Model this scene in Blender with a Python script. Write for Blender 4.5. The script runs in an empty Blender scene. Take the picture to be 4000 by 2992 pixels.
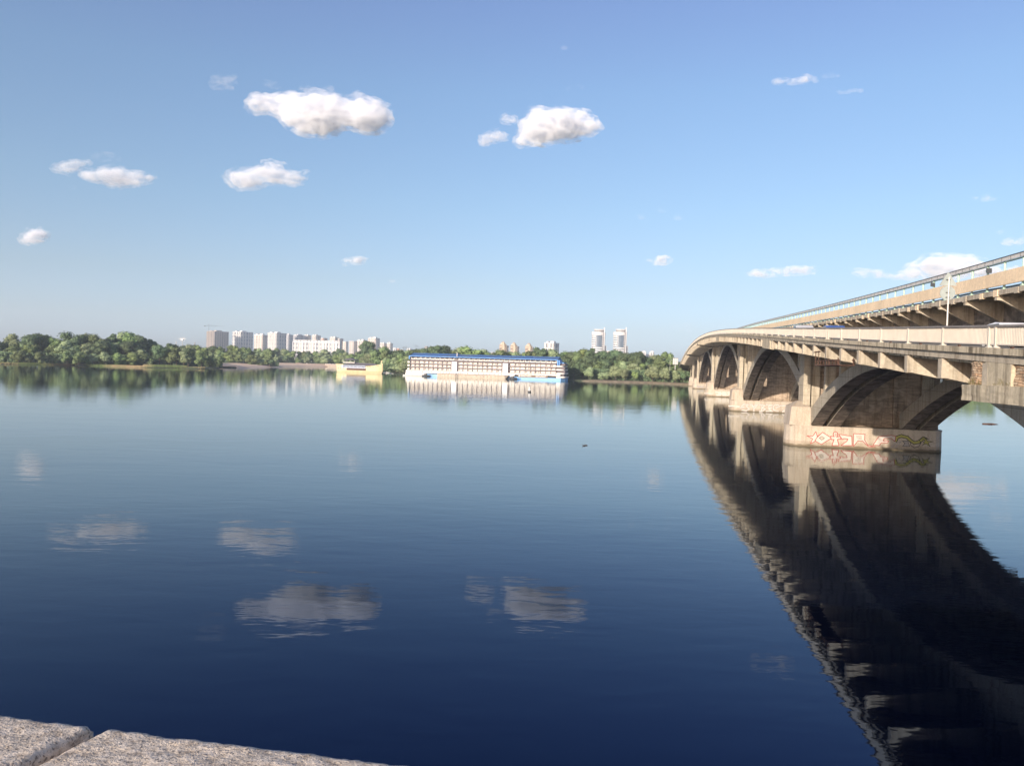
import bpy, bmesh, math, random
import numpy as np
from mathutils import Vector, Matrix, noise, Euler
random.seed(11)
sc = bpy.context.scene
COL = sc.collection
R_ = math.radians

# ------------------------------------------------------------------ camera
FPX = 3000.0; PITCH = math.atan(70.4 / 3000); ROLL = math.atan(.0288); H = 9.0
cF = Vector((0, math.cos(PITCH), -math.sin(PITCH))); _u = Vector((0, math.sin(PITCH), math.cos(PITCH))); _r = Vector((1, 0, 0))
cR = _r * math.cos(ROLL) + _u * math.sin(ROLL); cU = -_r * math.sin(ROLL) + _u * math.cos(ROLL)
cd = bpy.data.cameras.new('camera'); cam = bpy.data.objects.new('camera', cd); COL.objects.link(cam)
cd.sensor_width = 36; cd.lens = 36 * FPX / 4000; cd.clip_start = .05; cd.clip_end = 60000
M = Matrix((cR, cU, -cF)).transposed().to_4x4(); M.translation = Vector((0, 0, H)); cam.matrix_world = M
sc.camera = cam

# ------------------------------------------------------------------ world, sun, exposure
EL = R_(13.7); SUNH = Vector((-.543, -.84, 0)).normalized()
SUN = Vector((SUNH.x * math.cos(EL), SUNH.y * math.cos(EL), math.sin(EL)))
w = bpy.data.worlds.new('World'); sc.world = w; w.use_nodes = True
nt = w.node_tree; bg = nt.nodes['Background']
sky = nt.nodes.new('ShaderNodeTexSky'); sky.sky_type = 'NISHITA'; sky.sun_disc = False
sky.sun_elevation = R_(13.7); sky.sun_rotation = R_(180 + 32.9)
sky.air_density = .7; sky.dust_density = 1; sky.ozone_density = 3
tc = nt.nodes.new('ShaderNodeTexCoord'); sx = nt.nodes.new('ShaderNodeSeparateXYZ'); rp = nt.nodes.new('ShaderNodeValToRGB')
cr = rp.color_ramp
stops = [(0, (1.04, .96, 1.1)), (.023, (1.07, .96, 1.05)), (.046, (1.09, .92, .89)), (.101, (1.18, .94, .79)), (.197, (1.28, 1.09, .9)), (.331, (1.4, 1.22, 1.05)), (.424, (1.42, 1.18, 1.12)), (.8, (1.3, 1.05, 1.1))]
for i, (p, c) in enumerate(stops):
    e = cr.elements[i] if i < 2 else cr.elements.new(p)
    e.position = p; e.color = (*c, 1)
mx = nt.nodes.new('ShaderNodeMix'); mx.data_type = 'RGBA'; mx.blend_type = 'MULTIPLY'; mx.inputs[0].default_value = 1
nt.links.new(tc.outputs['Generated'], sx.inputs[0]); nt.links.new(sx.outputs[2], rp.inputs[0])
nt.links.new(sky.outputs[0], mx.inputs[6]); nt.links.new(rp.outputs[0], mx.inputs[7]); nt.links.new(mx.outputs[2], bg.inputs[0])
bg.inputs[1].default_value = .147
sl = bpy.data.lights.new('sun', 'SUN'); sl.energy = 4.9; sl.angle = R_(.55); sl.color = (1, .88, .74)
so = bpy.data.objects.new('sun', sl); so.rotation_euler = SUN.to_track_quat('Z', 'Y').to_euler(); so.location = (-50, -100, 80); COL.objects.link(so)
sc.view_settings.view_transform = 'Standard'; sc.view_settings.look = 'None'; sc.view_settings.exposure = .47; sc.view_settings.gamma = 1
sc.cycles.volume_bounces = 7; sc.cycles.max_bounces = 9; sc.cycles.transparent_max_bounces = 16
sc.cycles.caustics_reflective = True; sc.cycles.blur_glossy = .5; sc.cycles.sample_clamp_indirect = 12; sc.cycles.caustics_refractive = False

# ------------------------------------------------------------------ camera-geometry helpers (measured photo pixel -> world point)
def ray(x, y): return cF + cR * ((x - 2000) / FPX) + cU * ((1496 - y) / FPX)
def gz(x, y, z=0.):
    d = ray(x, y); return Vector((0, 0, H)) + d * ((z - H) / d.z)
def at(x, y, Y):
    d = ray(x, y); return Vector((0, 0, H)) + d * (Y / d.y)

# ------------------------------------------------------------------ mesh builder
class MB:
    def __init__(s): s.v = []; s.f = []; s.m = []
    def quad(s, pts, m=0):
        b = len(s.v); s.v += [tuple(p) for p in pts]; s.f.append(tuple(range(b, b + len(pts)))); s.m.append(m)
    def hexa(s, p, m=0):  # p: 4 bottom, 4 top
        b = len(s.v); s.v += [tuple(q) for q in p]
        for f in ((3, 2, 1, 0), (4, 5, 6, 7), (0, 1, 5, 4), (1, 2, 6, 5), (2, 3, 7, 6), (3, 0, 4, 7)):
            s.f.append(tuple(b + i for i in f)); s.m.append(m)
    def box(s, x0, x1, y0, y1, z0, z1, m=0):
        s.hexa([(x0, y0, z0), (x1, y0, z0), (x1, y1, z0), (x0, y1, z0), (x0, y0, z1), (x1, y0, z1), (x1, y1, z1), (x0, y1, z1)], m)
    def prism(s, bot, top, m=0):  # two equal rings
        b = len(s.v); n = len(bot); s.v += [tuple(p) for p in bot] + [tuple(p) for p in top]
        for i in range(n):
            j = (i + 1) % n; s.f.append((b + i, b + j, b + n + j, b + n + i)); s.m.append(m)
        s.f.append(tuple(b + i for i in reversed(range(n)))); s.f.append(tuple(b + n + i for i in range(n))); s.m += [m, m]
    def tube(s, p0, p1, r0, r1=None, n=8, m=0):
        r1 = r0 if r1 is None else r1
        p0 = Vector(p0); p1 = Vector(p1); d = (p1 - p0).normalized()
        a = d.cross(Vector((0, 0, 1)) if abs(d.z) < .9 else Vector((1, 0, 0))).normalized(); b = d.cross(a)
        s.prism([p0 + (a * math.cos(t) + b * math.sin(t)) * r0 for t in [2 * math.pi * i / n for i in range(n)]],
                [p1 + (a * math.cos(t) + b * math.sin(t)) * r1 for t in [2 * math.pi * i / n for i in range(n)]], m)
    def build(s, name, mats, parent=None, smooth=False, fix=True):
        me = bpy.data.meshes.new(name); me.from_pydata(s.v, [], s.f)
        if not isinstance(mats, (list, tuple)): mats = [mats]
        for m in mats: me.materials.append(m)
        if len(mats) > 1: me.polygons.foreach_set('material_index', s.m)
        if fix:
            bm = bmesh.new(); bm.from_mesh(me); bmesh.ops.recalc_face_normals(bm, faces=bm.faces); bm.to_mesh(me); bm.free()
        if smooth: me.polygons.foreach_set('use_smooth', [True] * len(me.polygons))
        me.update(); o = bpy.data.objects.new(name, me); COL.objects.link(o)
        if parent: o.parent = parent
        return o
def tag(o, label=None, cat=None, group=None, kind=None):
    if label: o['label'] = label
    if cat: o['category'] = cat
    if group: o['group'] = group
    if kind: o['kind'] = kind
    return o
def empty(name, loc=(0, 0, 0), rz=0):
    o = bpy.data.objects.new(name, None); COL.objects.link(o); o.location = loc; o.rotation_euler = (0, 0, rz); o.empty_display_size = .5; return o
def kids(o): return [c for c in o.children]
def dup(o, parent=None):
    c = o.copy(); COL.objects.link(c); c.parent = parent
    for ch in kids(o): dup(ch, c)
    return c
ORD = ['first', 'second', 'third', 'fourth', 'fifth', 'sixth', 'seventh', 'eighth', 'ninth', 'tenth', 'eleventh', 'twelfth', 'thirteenth', 'fourteenth', 'fifteenth', 'sixteenth', 'seventeenth', 'eighteenth', 'nineteenth', 'twentieth']

# ------------------------------------------------------------------ materials
class NM:
    def __init__(s, name):
        s.mat = bpy.data.materials.new(name); s.mat.use_nodes = True; s.t = s.mat.node_tree; s.p = s.t.nodes['Principled BSDF']; s._c = None
    def n(s, typ, **kw):
        nd = s.t.nodes.new('ShaderNode' + typ)
        for k, v in kw.items():
            if k.startswith('i_'):
                key = k[2:]; nd.inputs[int(key) if key.isdigit() else key.replace('_', ' ')].default_value = v
            else: setattr(nd, k, v)
        return nd
    def l(s, a, b): s.t.links.new(a, b)
    def co(s, scale=(1, 1, 1), out='Object'):
        if s._c is None: s._c = s.n('TexCoord')
        mp = s.n('Mapping'); mp.inputs['Scale'].default_value = scale; s.l(s._c.outputs[out], mp.inputs[0]); return mp.outputs[0]
    def noise(s, sc_=1, det=4, rough=.55, scale=(1, 1, 1), dist=0):
        nd = s.n('TexNoise'); nd.inputs['Scale'].default_value = sc_; nd.inputs['Detail'].default_value = det; nd.inputs['Roughness'].default_value = rough
        nd.inputs['Distortion'].default_value = dist
        s.l(s.co(scale), nd.inputs['Vector']); return nd.outputs[0]
    def ramp(s, fac, stops, interp='LINEAR'):
        r = s.n('ValToRGB'); r.color_ramp.interpolation = interp
        for i, (p, c) in enumerate(stops):
            e = r.color_ramp.elements[i] if i < 2 else r.color_ramp.elements.new(p)
            e.position = p; e.color = (*c, 1) if len(c) == 3 else c
        s.l(fac, r.inputs[0]); return r.outputs[0]
    def mix(s, fac, a, b, mode='MIX'):
        m = s.n('Mix', data_type='RGBA', blend_type=mode)
        for inp, v in ((0, fac), (6, a), (7, b)):
            if isinstance(v, (int, float)): m.inputs[inp].default_value = v
            elif isinstance(v, tuple): m.inputs[inp].default_value = (*v, 1)
            else: s.l(v, m.inputs[inp])
        return m.outputs[2]
    def math(s, op, a, b=0., c=None):
        m = s.n('Math', operation=op)
        for i, v in enumerate((a, b) if c is None else (a, b, c)):
            if isinstance(v, (int, float)): m.inputs[i].default_value = v
            else: s.l(v, m.inputs[i])
        return m.outputs[0]
    def bump(s, h, dist=.02, st=1., prev=None):
        b = s.n('Bump'); b.inputs['Distance'].default_value = dist; b.inputs['Strength'].default_value = st; s.l(h, b.inputs['Height'])
        if prev: s.l(prev, b.inputs['Normal'])
        return b.outputs[0]
    def done(s, col=None, rough=.8, nrm=None, spec=.3, metal=0):
        if col is not None:
            if isinstance(col, tuple): s.p.inputs['Base Color'].default_value = (*col, 1)
            else: s.l(col, s.p.inputs['Base Color'])
        s.p.inputs['Roughness'].default_value = rough; s.p.inputs['Specular IOR Level'].default_value = spec; s.p.inputs['Metallic'].default_value = metal
        if nrm: s.l(nrm, s.p.inputs['Normal'])
        return s.mat
def plain(name, c, rough=.7, spec=.3, metal=0, var=.12, sc_=3):
    m = NM(name); nz = m.noise(sc_, 5)
    col = m.ramp(nz, [(.3, tuple(v * (1 - var) for v in c)), (.7, tuple(min(1, v * (1 + var)) for v in c))])
    return m.done(col, rough, None, spec, metal)
def concrete(name, base, dark, streak=.6, joint=0, patch=.5, bumpd=.03, ripple_light=0, tide=0):
    m = NM(name)
    big = m.noise(.35, 6, .6); fine = m.noise(6, 6, .65); st = m.noise(2.4, 5, .6, (1, 1, .07)); spots = m.noise(1.1, 5, .7, (1, 1, .5))
    c = m.ramp(big, [(.3, tuple(v * .86 for v in base)), (.7, tuple(v * 1.1 for v in base))])
    c = m.mix(m.ramp(st, [(.48, (0, 0, 0)), (.68, (streak,) * 3)]), c, dark)
    c = m.mix(m.ramp(spots, [(.6, (0, 0, 0)), (.72, (patch,) * 3)]), c, tuple(v * .72 for v in base))
    c = m.mix(.5, c, m.ramp(fine, [(.3, (.6, .6, .6)), (.7, (1.2, 1.2, 1.2))]), 'MULTIPLY')
    if ripple_light:  # wavy dark and pale bands painted as sunlight rippling off the water
        mo = m.noise(1.1, 4, .5, (.5, .5, 1.5), 1.2); c = m.mix(m.ramp(mo, [(.4, (ripple_light,) * 3), (.56, (0, 0, 0))]), c, tuple(v * .5 for v in dark)); c = m.mix(m.ramp(mo, [(.56, (0, 0, 0)), (.7, (ripple_light * .6,) * 3)]), c, tuple(v * 1.6 for v in base))
    rs = m.noise(.9, 6, .65, (1.6, 1.6, .16)); c = m.mix(m.ramp(rs, [(.6, (0, 0, 0)), (.74, (.45,) * 3)]), c, (dark[0] * .9 + .05, dark[1] * .7 + .01, dark[2] * .45))
    if tide:
        sp = m.n('SeparateXYZ'); m.l(m.co(), sp.inputs[0]); tz = m.math('ADD', sp.outputs[2], m.math('MULTIPLY', m.noise(1.2, 4), .5)); c = m.mix(m.ramp(tz, [(.38, (.85,) * 3), (.58, (0, 0, 0))]), c, (.075, .06, .035)); c = m.mix(m.ramp(tz, [(.8, (.35,) * 3), (1., (0, 0, 0))]), c, (.2, .15, .09))
    h = m.math('ADD', fine, m.math('MULTIPLY', big, 2.))
    if joint:
        br = m.n('TexBrick'); br.inputs['Scale'].default_value = 1; br.inputs['Brick Width'].default_value = joint * 2.2; br.inputs['Row Height'].default_value = joint
        br.inputs['Mortar Size'].default_value = .02; br.offset = .0; br.inputs['Mortar Smooth'].default_value = .3
        br.inputs['Color1'].default_value = (1, 1, 1, 1); br.inputs['Color2'].default_value = (.93, .93, .92, 1); br.inputs['Mortar'].default_value = (.35, .33, .3, 1)
        sep = m.n('SeparateXYZ'); m.l(m.co(), sep.inputs[0]); cb = m.n('CombineXYZ'); m.l(m.math('ADD', sep.outputs[0], sep.outputs[1]), cb.inputs[0]); m.l(sep.outputs[2], cb.inputs[1])
        m.l(cb.outputs[0], br.inputs['Vector']); c = m.mix(.8, c, br.outputs[0], 'MULTIPLY')
    return m.done(c, .9, m.bump(h, bumpd, .7), .2)

CONC = concrete('concrete_weathered', (.48, .42, .33), (.14, .11, .08), .7, 0)
CONCP = concrete('concrete_pier', (.47, .41, .32), (.2, .16, .115), .45, 1.25)
CONCB = concrete('concrete_base', (.5, .42, .335), (.27, .21, .15), .5, 0, tide=1)
CONCW = concrete('concrete_wall_stained_ripple_lit', (.42, .33, .25), (.17, .12, .08), .6, 2.9, .6, .03, .4)  # brown wall stains, plus water ripple light painted into the colour
CONCD = concrete('concrete_soffit_ripple_lit', (.34, .28, .225), (.12, .095, .075), .5, 0, .7, .06, .5)  # undersides, with rippling water light painted into the colour
CONCY = concrete('concrete_stained', (.52, .45, .33), (.1, .08, .055), .85, 0)
METROC = concrete('concrete_painted', (.82, .65, .45), (.6, .47, .32), .3, 0, .3)
ASPH = plain('asphalt', (.05, .05, .052), .9)
RAILM = plain('rail_paint', (.52, .47, .4), .55, .3, 0, .08, 1.5)
RAILT = plain('rail_top_paint', (.22, .2, .185), .6)
MINT = plain('mint_paint', (.38, .52, .42), .5)
DKMET = plain('dark_metal', (.05, .055, .06), .5)
GREYP = plain('grey_panel', (.55, .53, .5), .5)
RUST = plain('rusty_steel', (.1, .055, .04), .8, .2, 0, .4, 8)
WHITE = plain('white_paint', (.74, .71, .68), .5, .3, 0, .06)
SIGNM = plain('sign_back', (.3, .33, .31), .5, .4)
BRICK = NM('rough_masonry'); _b = BRICK.n('TexBrick'); _b.inputs['Scale'].default_value = 1; _b.inputs['Brick Width'].default_value = .5; _b.inputs['Row Height'].default_value = .1; _b.inputs['Mortar Size'].default_value = .012
_b.inputs['Color1'].default_value = (.45, .29, .18, 1); _b.inputs['Color2'].default_value = (.56, .44, .31, 1); _b.inputs['Mortar'].default_value = (.2, .14, .09, 1)
_s = BRICK.n('SeparateXYZ'); BRICK.l(BRICK.co(), _s.inputs[0]); _cb = BRICK.n('CombineXYZ'); _nz = BRICK.noise(1.5, 4)
BRICK.l(BRICK.math('ADD', _s.outputs[0], _s.outputs[1]), _cb.inputs[0]); BRICK.l(BRICK.math('ADD', _s.outputs[2], BRICK.math('MULTIPLY', _nz, .22)), _cb.inputs[1]); BRICK.l(_cb.outputs[0], _b.inputs['Vector'])
BRICK = BRICK.done(BRICK.mix(.5, _b.outputs[0], BRICK.ramp(BRICK.noise(7, 5), [(.3, (.45, .45, .45)), (.7, (1.2, 1.2, 1.2))]), 'MULTIPLY'), .95, BRICK.bump(_b.outputs[1], .05, -1.), .1)

# ------------------------------------------------------------------ water
m = NM('river_water')
n1 = m.noise(.8, 3, .5, (.4, 1.0, 1), .3); n2 = m.noise(.14, 3, .5, (.5, 1, 1), .4); n3 = m.noise(4.2, 2, .5, (.5, 1, 1))
patch = m.ramp(m.noise(.011, 4, .55, (.28, 1, 1), .6), [(.47, (.25,) * 3), (.62, (1,) * 3)])
bn = m.bump(n2, .042, .5); bn = m.bump(n1, .0095, 1., bn)
b3 = m.n('Bump'); b3.inputs['Distance'].default_value = .0035; m.l(n3, b3.inputs['Height']); m.l(patch, b3.inputs['Strength']); m.l(bn, b3.inputs['Normal'])
t_ = m.t; t_.nodes.remove(m.p); wo = [n for n in t_.nodes if n.bl_idname == 'ShaderNodeOutputMaterial'][0]
fr = m.n('Fresnel'); fr.inputs['IOR'].default_value = 1.62; m.l(b3.outputs[0], fr.inputs['Normal'])
gc = m.mix(m.math('MAXIMUM', m.math('MINIMUM', m.math('MULTIPLY', m.math('SUBTRACT', fr.outputs[0], .1), 3.2), 1.), 0.), (.24, .38, .66), (.95, 1., 1.))
gl = m.n('BsdfGlossy'); gl.inputs['Roughness'].default_value = .022; m.l(gc, gl.inputs['Color']); m.l(b3.outputs[0], gl.inputs['Normal'])
df = m.n('BsdfDiffuse'); df.inputs['Color'].default_value = (.0025, .0055, .017, 1)
ms = m.n('MixShader'); m.l(fr.outputs[0], ms.inputs[0]); m.l(df.outputs[0], ms.inputs[1]); m.l(gl.outputs[0], ms.inputs[2]); m.l(ms.outputs[0], wo.inputs['Surface'])
WATER = m.mat
mb = MB(); mb.quad([(-9000, -600, 0), (9000, -600, 0), (9000, 24000, 0), (-9000, 24000, 0)])
tag(mb.build('water', WATER), 'calm dark blue river surface mirroring the sky', kind='structure')

# ------------------------------------------------------------------ far land
m = NM('bank_ground'); GRASS = m.done(m.ramp(m.noise(.3, 6), [(.3, (.05, .07, .03)), (.7, (.1, .11, .05))]), .95)
m = NM('beach_sand'); SAND = m.done(m.ramp(m.noise(.15, 6), [(.3, (.78, .54, .35)), (.7, (.88, .64, .43))]), .95)
def P2(x, y): p = gz(x, y); return (p.x, p.y)
shore = [(-2500, 380), (-700, 440), P2(0, 1422), P2(150, 1424), P2(300, 1428), P2(450, 1432), P2(600, 1437), P2(700, 1439), P2(780, 1441), P2(858, 1440),
         P2(866, 1435.5), P2(940, 1438), P2(1000, 1438), P2(1060, 1436), P2(1087, 1433.5), P2(1130, 1432), P2(1200, 1432), P2(1270, 1433), P2(1322, 1433.5), (-130, 930), (-112, 760),
         P2(1505, 1452), P2(1545, 1462), P2(1590, 1465), (-60, 526), (-10, 520), (34, 508), P2(2270, 1489), P2(2330, 1491), P2(2450, 1495), P2(2530, 1497), P2(2650, 1503), P2(2720, 1505), (150, 446), (260, 470), (420, 600), (900, 700), (3500, 900)]
inner = []
for i, p in enumerate(shore):
    a = Vector(shore[max(0, i - 1)]); b = Vector(shore[min(len(shore) - 1, i + 1)]); t = (b - a).normalized(); nrm = Vector((-t.y, t.x))
    inner.append((p[0] + nrm.x * 5, p[1] + nrm.y * 5))
mb = MB()
for i in range(len(shore) - 1):
    mb.quad([(*shore[i], -.3), (*shore[i + 1], -.3), (*inner[i + 1], .9), (*inner[i], .9)])
b = len(mb.v); ring = inner + [(9000, 23500), (-9000, 23500)]
mb.v += [(x, y, .9) for x, y in ring]; mb.f.append(tuple(range(b, b + len(ring)))); mb.m.append(0)
o = mb.build('ground', GRASS, fix=False)
bm = bmesh.new(); bm.from_mesh(o.data); bmesh.ops.triangulate(bm, faces=[f for f in bm.faces if len(f.verts) > 4]); bmesh.ops.recalc_face_normals(bm, faces=bm.faces); bm.to_mesh(o.data); bm.free()
tag(o, 'low green far bank and island of the river', kind='structure')
def strip(name, i0, i1, depth, mat, z0=-.1, z1=3.4, label='', md=7, mz_=1.6):
    mb = MB(); n = i1 - i0
    for i in range(i0, i1):
        def off(k, d):
            a = Vector(shore[max(0, k - 1)]); b_ = Vector(shore[min(len(shore) - 1, k + 1)]); t = (b_ - a).normalized(); return (shore[k][0] - t.y * d, shore[k][1] + t.x * d)
        mb.quad([(*off(i, -.6), z0), (*off(i + 1, -.6), z0), (*off(i + 1, md), mz_), (*off(i, md), mz_)])
        mb.quad([(*off(i, md), mz_), (*off(i + 1, md), mz_), (*off(i + 1, depth), z1), (*off(i, depth), z1)])
    return tag(mb.build(name, mat, smooth=True), label, kind='structure')
strip('beach', 10, 14, 32, SAND, label='pale sandy beach at the island tip')
strip('beach', 14, 18, 45, SAND, label='pale sandy beach in the back bay')
strip('shore_sand', 27, 32, 9, plain('bank_soil', (.3, .24, .16), .95, .1, 0, .35, .3), label='thin sandy strip along the right bank', z1=1.1, md=3, mz_=.75)

# ------------------------------------------------------------------ near embankment
A = gz(0, 2784, 8.35); B = gz(1680, 2990, 8.35); ev = (B - A).normalized(); nv = Vector((ev.y, -ev.x, 0))  # towards camera side
J = gz(372, 2846, 8.35); J2 = gz(95, 2992, 8.35); jd = (J2 - J); ju = jd.dot(ev) / max(1e-6, jd.dot(nv))   # joint skew per metre of depth
uJ = (J - A).dot(ev)
m = NM('granite'); g1 = m.noise(55, 5, .7); g2 = m.noise(160, 3, .6); g3 = m.noise(9, 4)
c = m.ramp(g1, [(.34, (.36, .29, .225)), (.48, (.62, .52, .41)), (.62, (.76, .65, .53))]); c = m.mix(m.ramp(g2, [(.55, (0, 0, 0)), (.64, (.8,) * 3)]), c, (.14, .12, .11))
c = m.mix(.6, c, m.ramp(g3, [(.3, (.8, .8, .8)), (.7, (1.1, 1.08, 1.05))]), 'MULTIPLY')
GRAN = m.done(c, .85, m.bump(m.math('ADD', g1, m.math('MULTIPLY', g2, .5)), .004, 1.), .3)
def granite_block(u0, u1, label, taper):
    """rough hewn block: top grid with rounded, chipped edges, in local (u along the river edge, w towards the promenade)"""
    n = int((u1 - u0) / .006) if u1 - u0 < 2.2 else 330; W = .45; nw = 74
    us = [i / (n - 1) for i in range(n)]; ws = [j / (nw - 1) for j in range(nw)]
    vs = []; rr = .013
    for j in ws:
        w_ = j * W
        for i in us:
            uu = u0 + (u1 - u0) * i; U = uu + ju * w_
            de = min(uu - u0 + .006 * noise.noise((w_ * 14, u0, 2)), u1 - uu + .006 * noise.noise((w_ * 14, u1, 5)), w_ + .007 * noise.noise((uu * 16, 3, 0)) + .003 * noise.noise((uu * 60, 9, 0)))
            z = 0
            if de < rr:
                q = min(1, max(0, 1 - de / rr)); z = -rr * (1 - math.sqrt(max(0, 1 - q * q)))
            p = Vector((U * 30, w_ * 30, 0)); z += .0016 * noise.noise(p) + .0012 * noise.noise(p * 3.1)
            vs.append(A + ev * U + nv * w_ + Vector((0, 0, z)))
    mb = MB(); mb.v = [tuple(v) for v in vs]
    for j in range(nw - 1):
        for i in range(n - 1):
            a = j * n + i; mb.f.append((a, a + 1, a + n + 1, a + n)); mb.m.append(0)
    # skirt
    edge = [i for i in range(n)] + [j * n + n - 1 for j in range(1, nw)] + [(nw - 1) * n + i for i in range(n - 2, -1, -1)] + [j * n for j in range(nw - 2, 0, -1)]
    b = len(mb.v); mb.v += [(mb.v[k][0], mb.v[k][1], 8.35 - .3) for k in edge]
    for k in range(len(edge)):
        k2 = (k + 1) % len(edge); mb.f.append((edge[k], edge[k2], b + k2, b + k)); mb.m.append(0)
    mb.f.append(tuple(b + k for k in range(len(edge)))); mb.m.append(0)
    o = mb.build('granite_block', GRAN, smooth=True)
    return tag(o, label, 'stone block', 'granite coping blocks of the near parapet')
granite_block(uJ + .014, uJ + 1.9, 'rough grey granite coping block right of the dark joint, running out at the bottom edge', 0)
granite_block(uJ - 1.9, uJ - .014, 'rough grey granite coping block filling the bottom left corner left of the joint', 0)
mb = MB()
def uw(u, w_, z): p = A + ev * u + nv * w_; return (p.x, p.y, z)
mb.hexa([uw(-90, .06, -2), uw(uJ + 40, .06, -2), uw(uJ + 40, .42, -2), uw(-90, .42, -2), uw(-90, .06, 8.04), uw(uJ + 40, .06, 8.04), uw(uJ + 40, .42, 8.04), uw(-90, .42, 8.04)])
tag(mb.build('embankment_wall', concrete('embankment_concrete', (.3, .28, .25), (.12, .1, .08), .5)), 'grey embankment wall dropping to the river under the granite coping', 'wall')
mb = MB(); mb.hexa([uw(-90, .421, -2), uw(60, .421, -2), uw(60, 300, -2), uw(-90, 300, -2), uw(-90, .421, 7.35), uw(60, .421, 7.35), uw(60, 300, 7.35), uw(-90, 300, 7.35)])
tag(mb.build('promenade', plain('promenade_paving', (.22, .2, .18), .9)), 'riverside promenade paving', kind='structure')

# ================================================================== THE BRIDGE (local frame: x across, y along, z up)
BA = math.atan(.1927); BO = (16.0, 0, 0)
bridge = empty('arch_bridge', BO, -BA)
tag(bridge, 'long humped concrete arch road bridge crossing the river at the right', 'bridge')
def brl(x, y, s=None, t=None):
    """photo pixel onto a plane of constant s or t, in bridge-local coordinates"""
    d = ray(x, y); sa, ca = math.sin(BA), math.cos(BA)
    dt = d.x * ca - d.y * sa; ds = d.x * sa + d.y * ca; t0 = -16 * ca; s0 = -16 * sa
    k = (t - t0) / dt if t is not None else (s - s0) / ds
    return Vector((t0 + dt * k, s0 + ds * k, H + d.z * k))
_S = [5, 15, 26.4, 34.2, 43.9, 62.1, 91.5, 120.8, 150, 177.3, 200, 226.4, 275, 326.7, 380, 432.7, 480, 532.5, 560, 600]
_Z = [10.0, 10.45, 10.94, 11.28, 11.71, 12.67, 14.16, 15.65, 17.05, 18.33, 19.05, 19.7, 20.1, 19.78, 18.8, 17.05, 14.6, 11.15, 9.2, 6.4]
_pf = np.polyfit(np.array(_S) / 300, _Z, 5)
def rz_(s): return float(np.polyval(_pf, s / 300)) - .86      # rail base = kerb top
def sweep(mb, t0, t1, a, b, s0, s1, step=6.4, prof=rz_, m=0, taper=None):
    """bar of section [t0,t1]x[prof+a,prof+b] swept along s"""
    n = max(1, int(math.ceil((s1 - s0) / step))); base = len(mb.v)
    for i in range(n + 1):
        s = s0 + (s1 - s0) * i / n; z = prof(s)
        mb.v += [(t0, s, z + a), (t1, s, z + a), (t1, s, z + b), (t0, s, z + b)]
    for i in range(n):
        q = base + 4 * i
        for k in range(4): mb.f.append((q + k, q + (k + 1) % 4, q + 4 + (k + 1) % 4, q + 4 + k)); mb.m.append(m)
    mb.f.append((base, base + 3, base + 2, base + 1)); q = base + 4 * n; mb.f.append((q, q + 1, q + 2, q + 3)); mb.m += [m, m]
S0, S1 = 6, 590
mb = MB(); sweep(mb, -3.42, 22.9, -.55, -.25, S0, S1, 4.9); deck = mb.build('road_deck', [CONC], bridge)
mb = MB(); sweep(mb, -1.6, 22.2, -.247, -.2, S0, S1, 4.9); mb.build('road_surface', [ASPH], deck)
mb = MB(); sweep(mb, -3.56, -1.604, -.247, 0, S0, S1, 4.9); mb.build('sidewalk', [CONCY], deck)
mb = MB(); sweep(mb, -3.2, -2.9, -.68, -.553, S0, S1, 4.9); mb.build('fascia_beam', [CONCY], deck)
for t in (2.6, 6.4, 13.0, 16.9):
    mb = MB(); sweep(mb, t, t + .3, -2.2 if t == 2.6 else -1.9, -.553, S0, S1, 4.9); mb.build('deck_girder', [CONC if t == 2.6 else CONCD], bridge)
# brackets every 6.4 m
BR0 = 34.3 - 4.9 * 4; nb = 0
def bracket_bm(s, wide=.35):
    mb = MB(); z = rz_(s)
    prof = [(-3.36, -.556), (-3.36, -1.44), (-3.0, -1.5), (-1.6, -1.78), (2.597, -2.2), (2.597, -.556)]
    mb.prism([(t, s, z + h) for t, h in prof], [(t, s + wide, rz_(s + wide) + h) for t, h in prof])
    mb.box(-3.415, -3.1, s - .07, s + wide + .07, z - 1.46, z - .6, 0)
    mb.box(-3.05, 2.55, s - .03, s - .001, z - 1.1, z - 1.07, 0)
    return mb
for k in range(0, 96):
    s = BR0 + 4.9 * k
    if s > 480: break
    b_ = bracket_bm(s).build('bracket', [CONC], bridge)
# bottom edge beam linking bracket feet
mb = MB()
for k in range(0, 96):
    s = BR0 + 4.9 * k; z = rz_(s); pr = [(22.8, -.556), (22.8, -1.44), (17.204, -1.88), (17.204, -.556)]
    mb.prism([(t, s, z + h) for t, h in pr], [(t, s + .35, z + h) for t, h in pr])
tag(mb.build('south_bracket', [CONC], bridge), kind='stuff')
# cross beams below the deck
for k in range(0, 66):
    s = BR0 + 2.45 + 6.86 * k; z = rz_(s)
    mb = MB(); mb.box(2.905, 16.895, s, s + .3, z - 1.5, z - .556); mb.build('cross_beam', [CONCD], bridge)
# wide pilasters (hinge zones)
hinges = [(27.3, 29.5, True), (89.9, 96.6, False), (170, 179, False), (267, 277, False), (375, 386, False)]
for (a, b, near) in hinges:
    mb = MB(); n = 1
    mb.hexa([(-3.41, a, rz_(a) - 1.6), (2.58, a, rz_(a) - 2.25), (2.58, b, rz_(b) - 2.25), (-3.41, b, rz_(b) - 1.6), (-3.41, a, rz_(a) - .557), (2.58, a, rz_(a) - .557), (2.58, b, rz_(b) - .557), (-3.41, b, rz_(b) - .557)])
    mb.build('hinge_pilaster', [CONCY], bridge)
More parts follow.
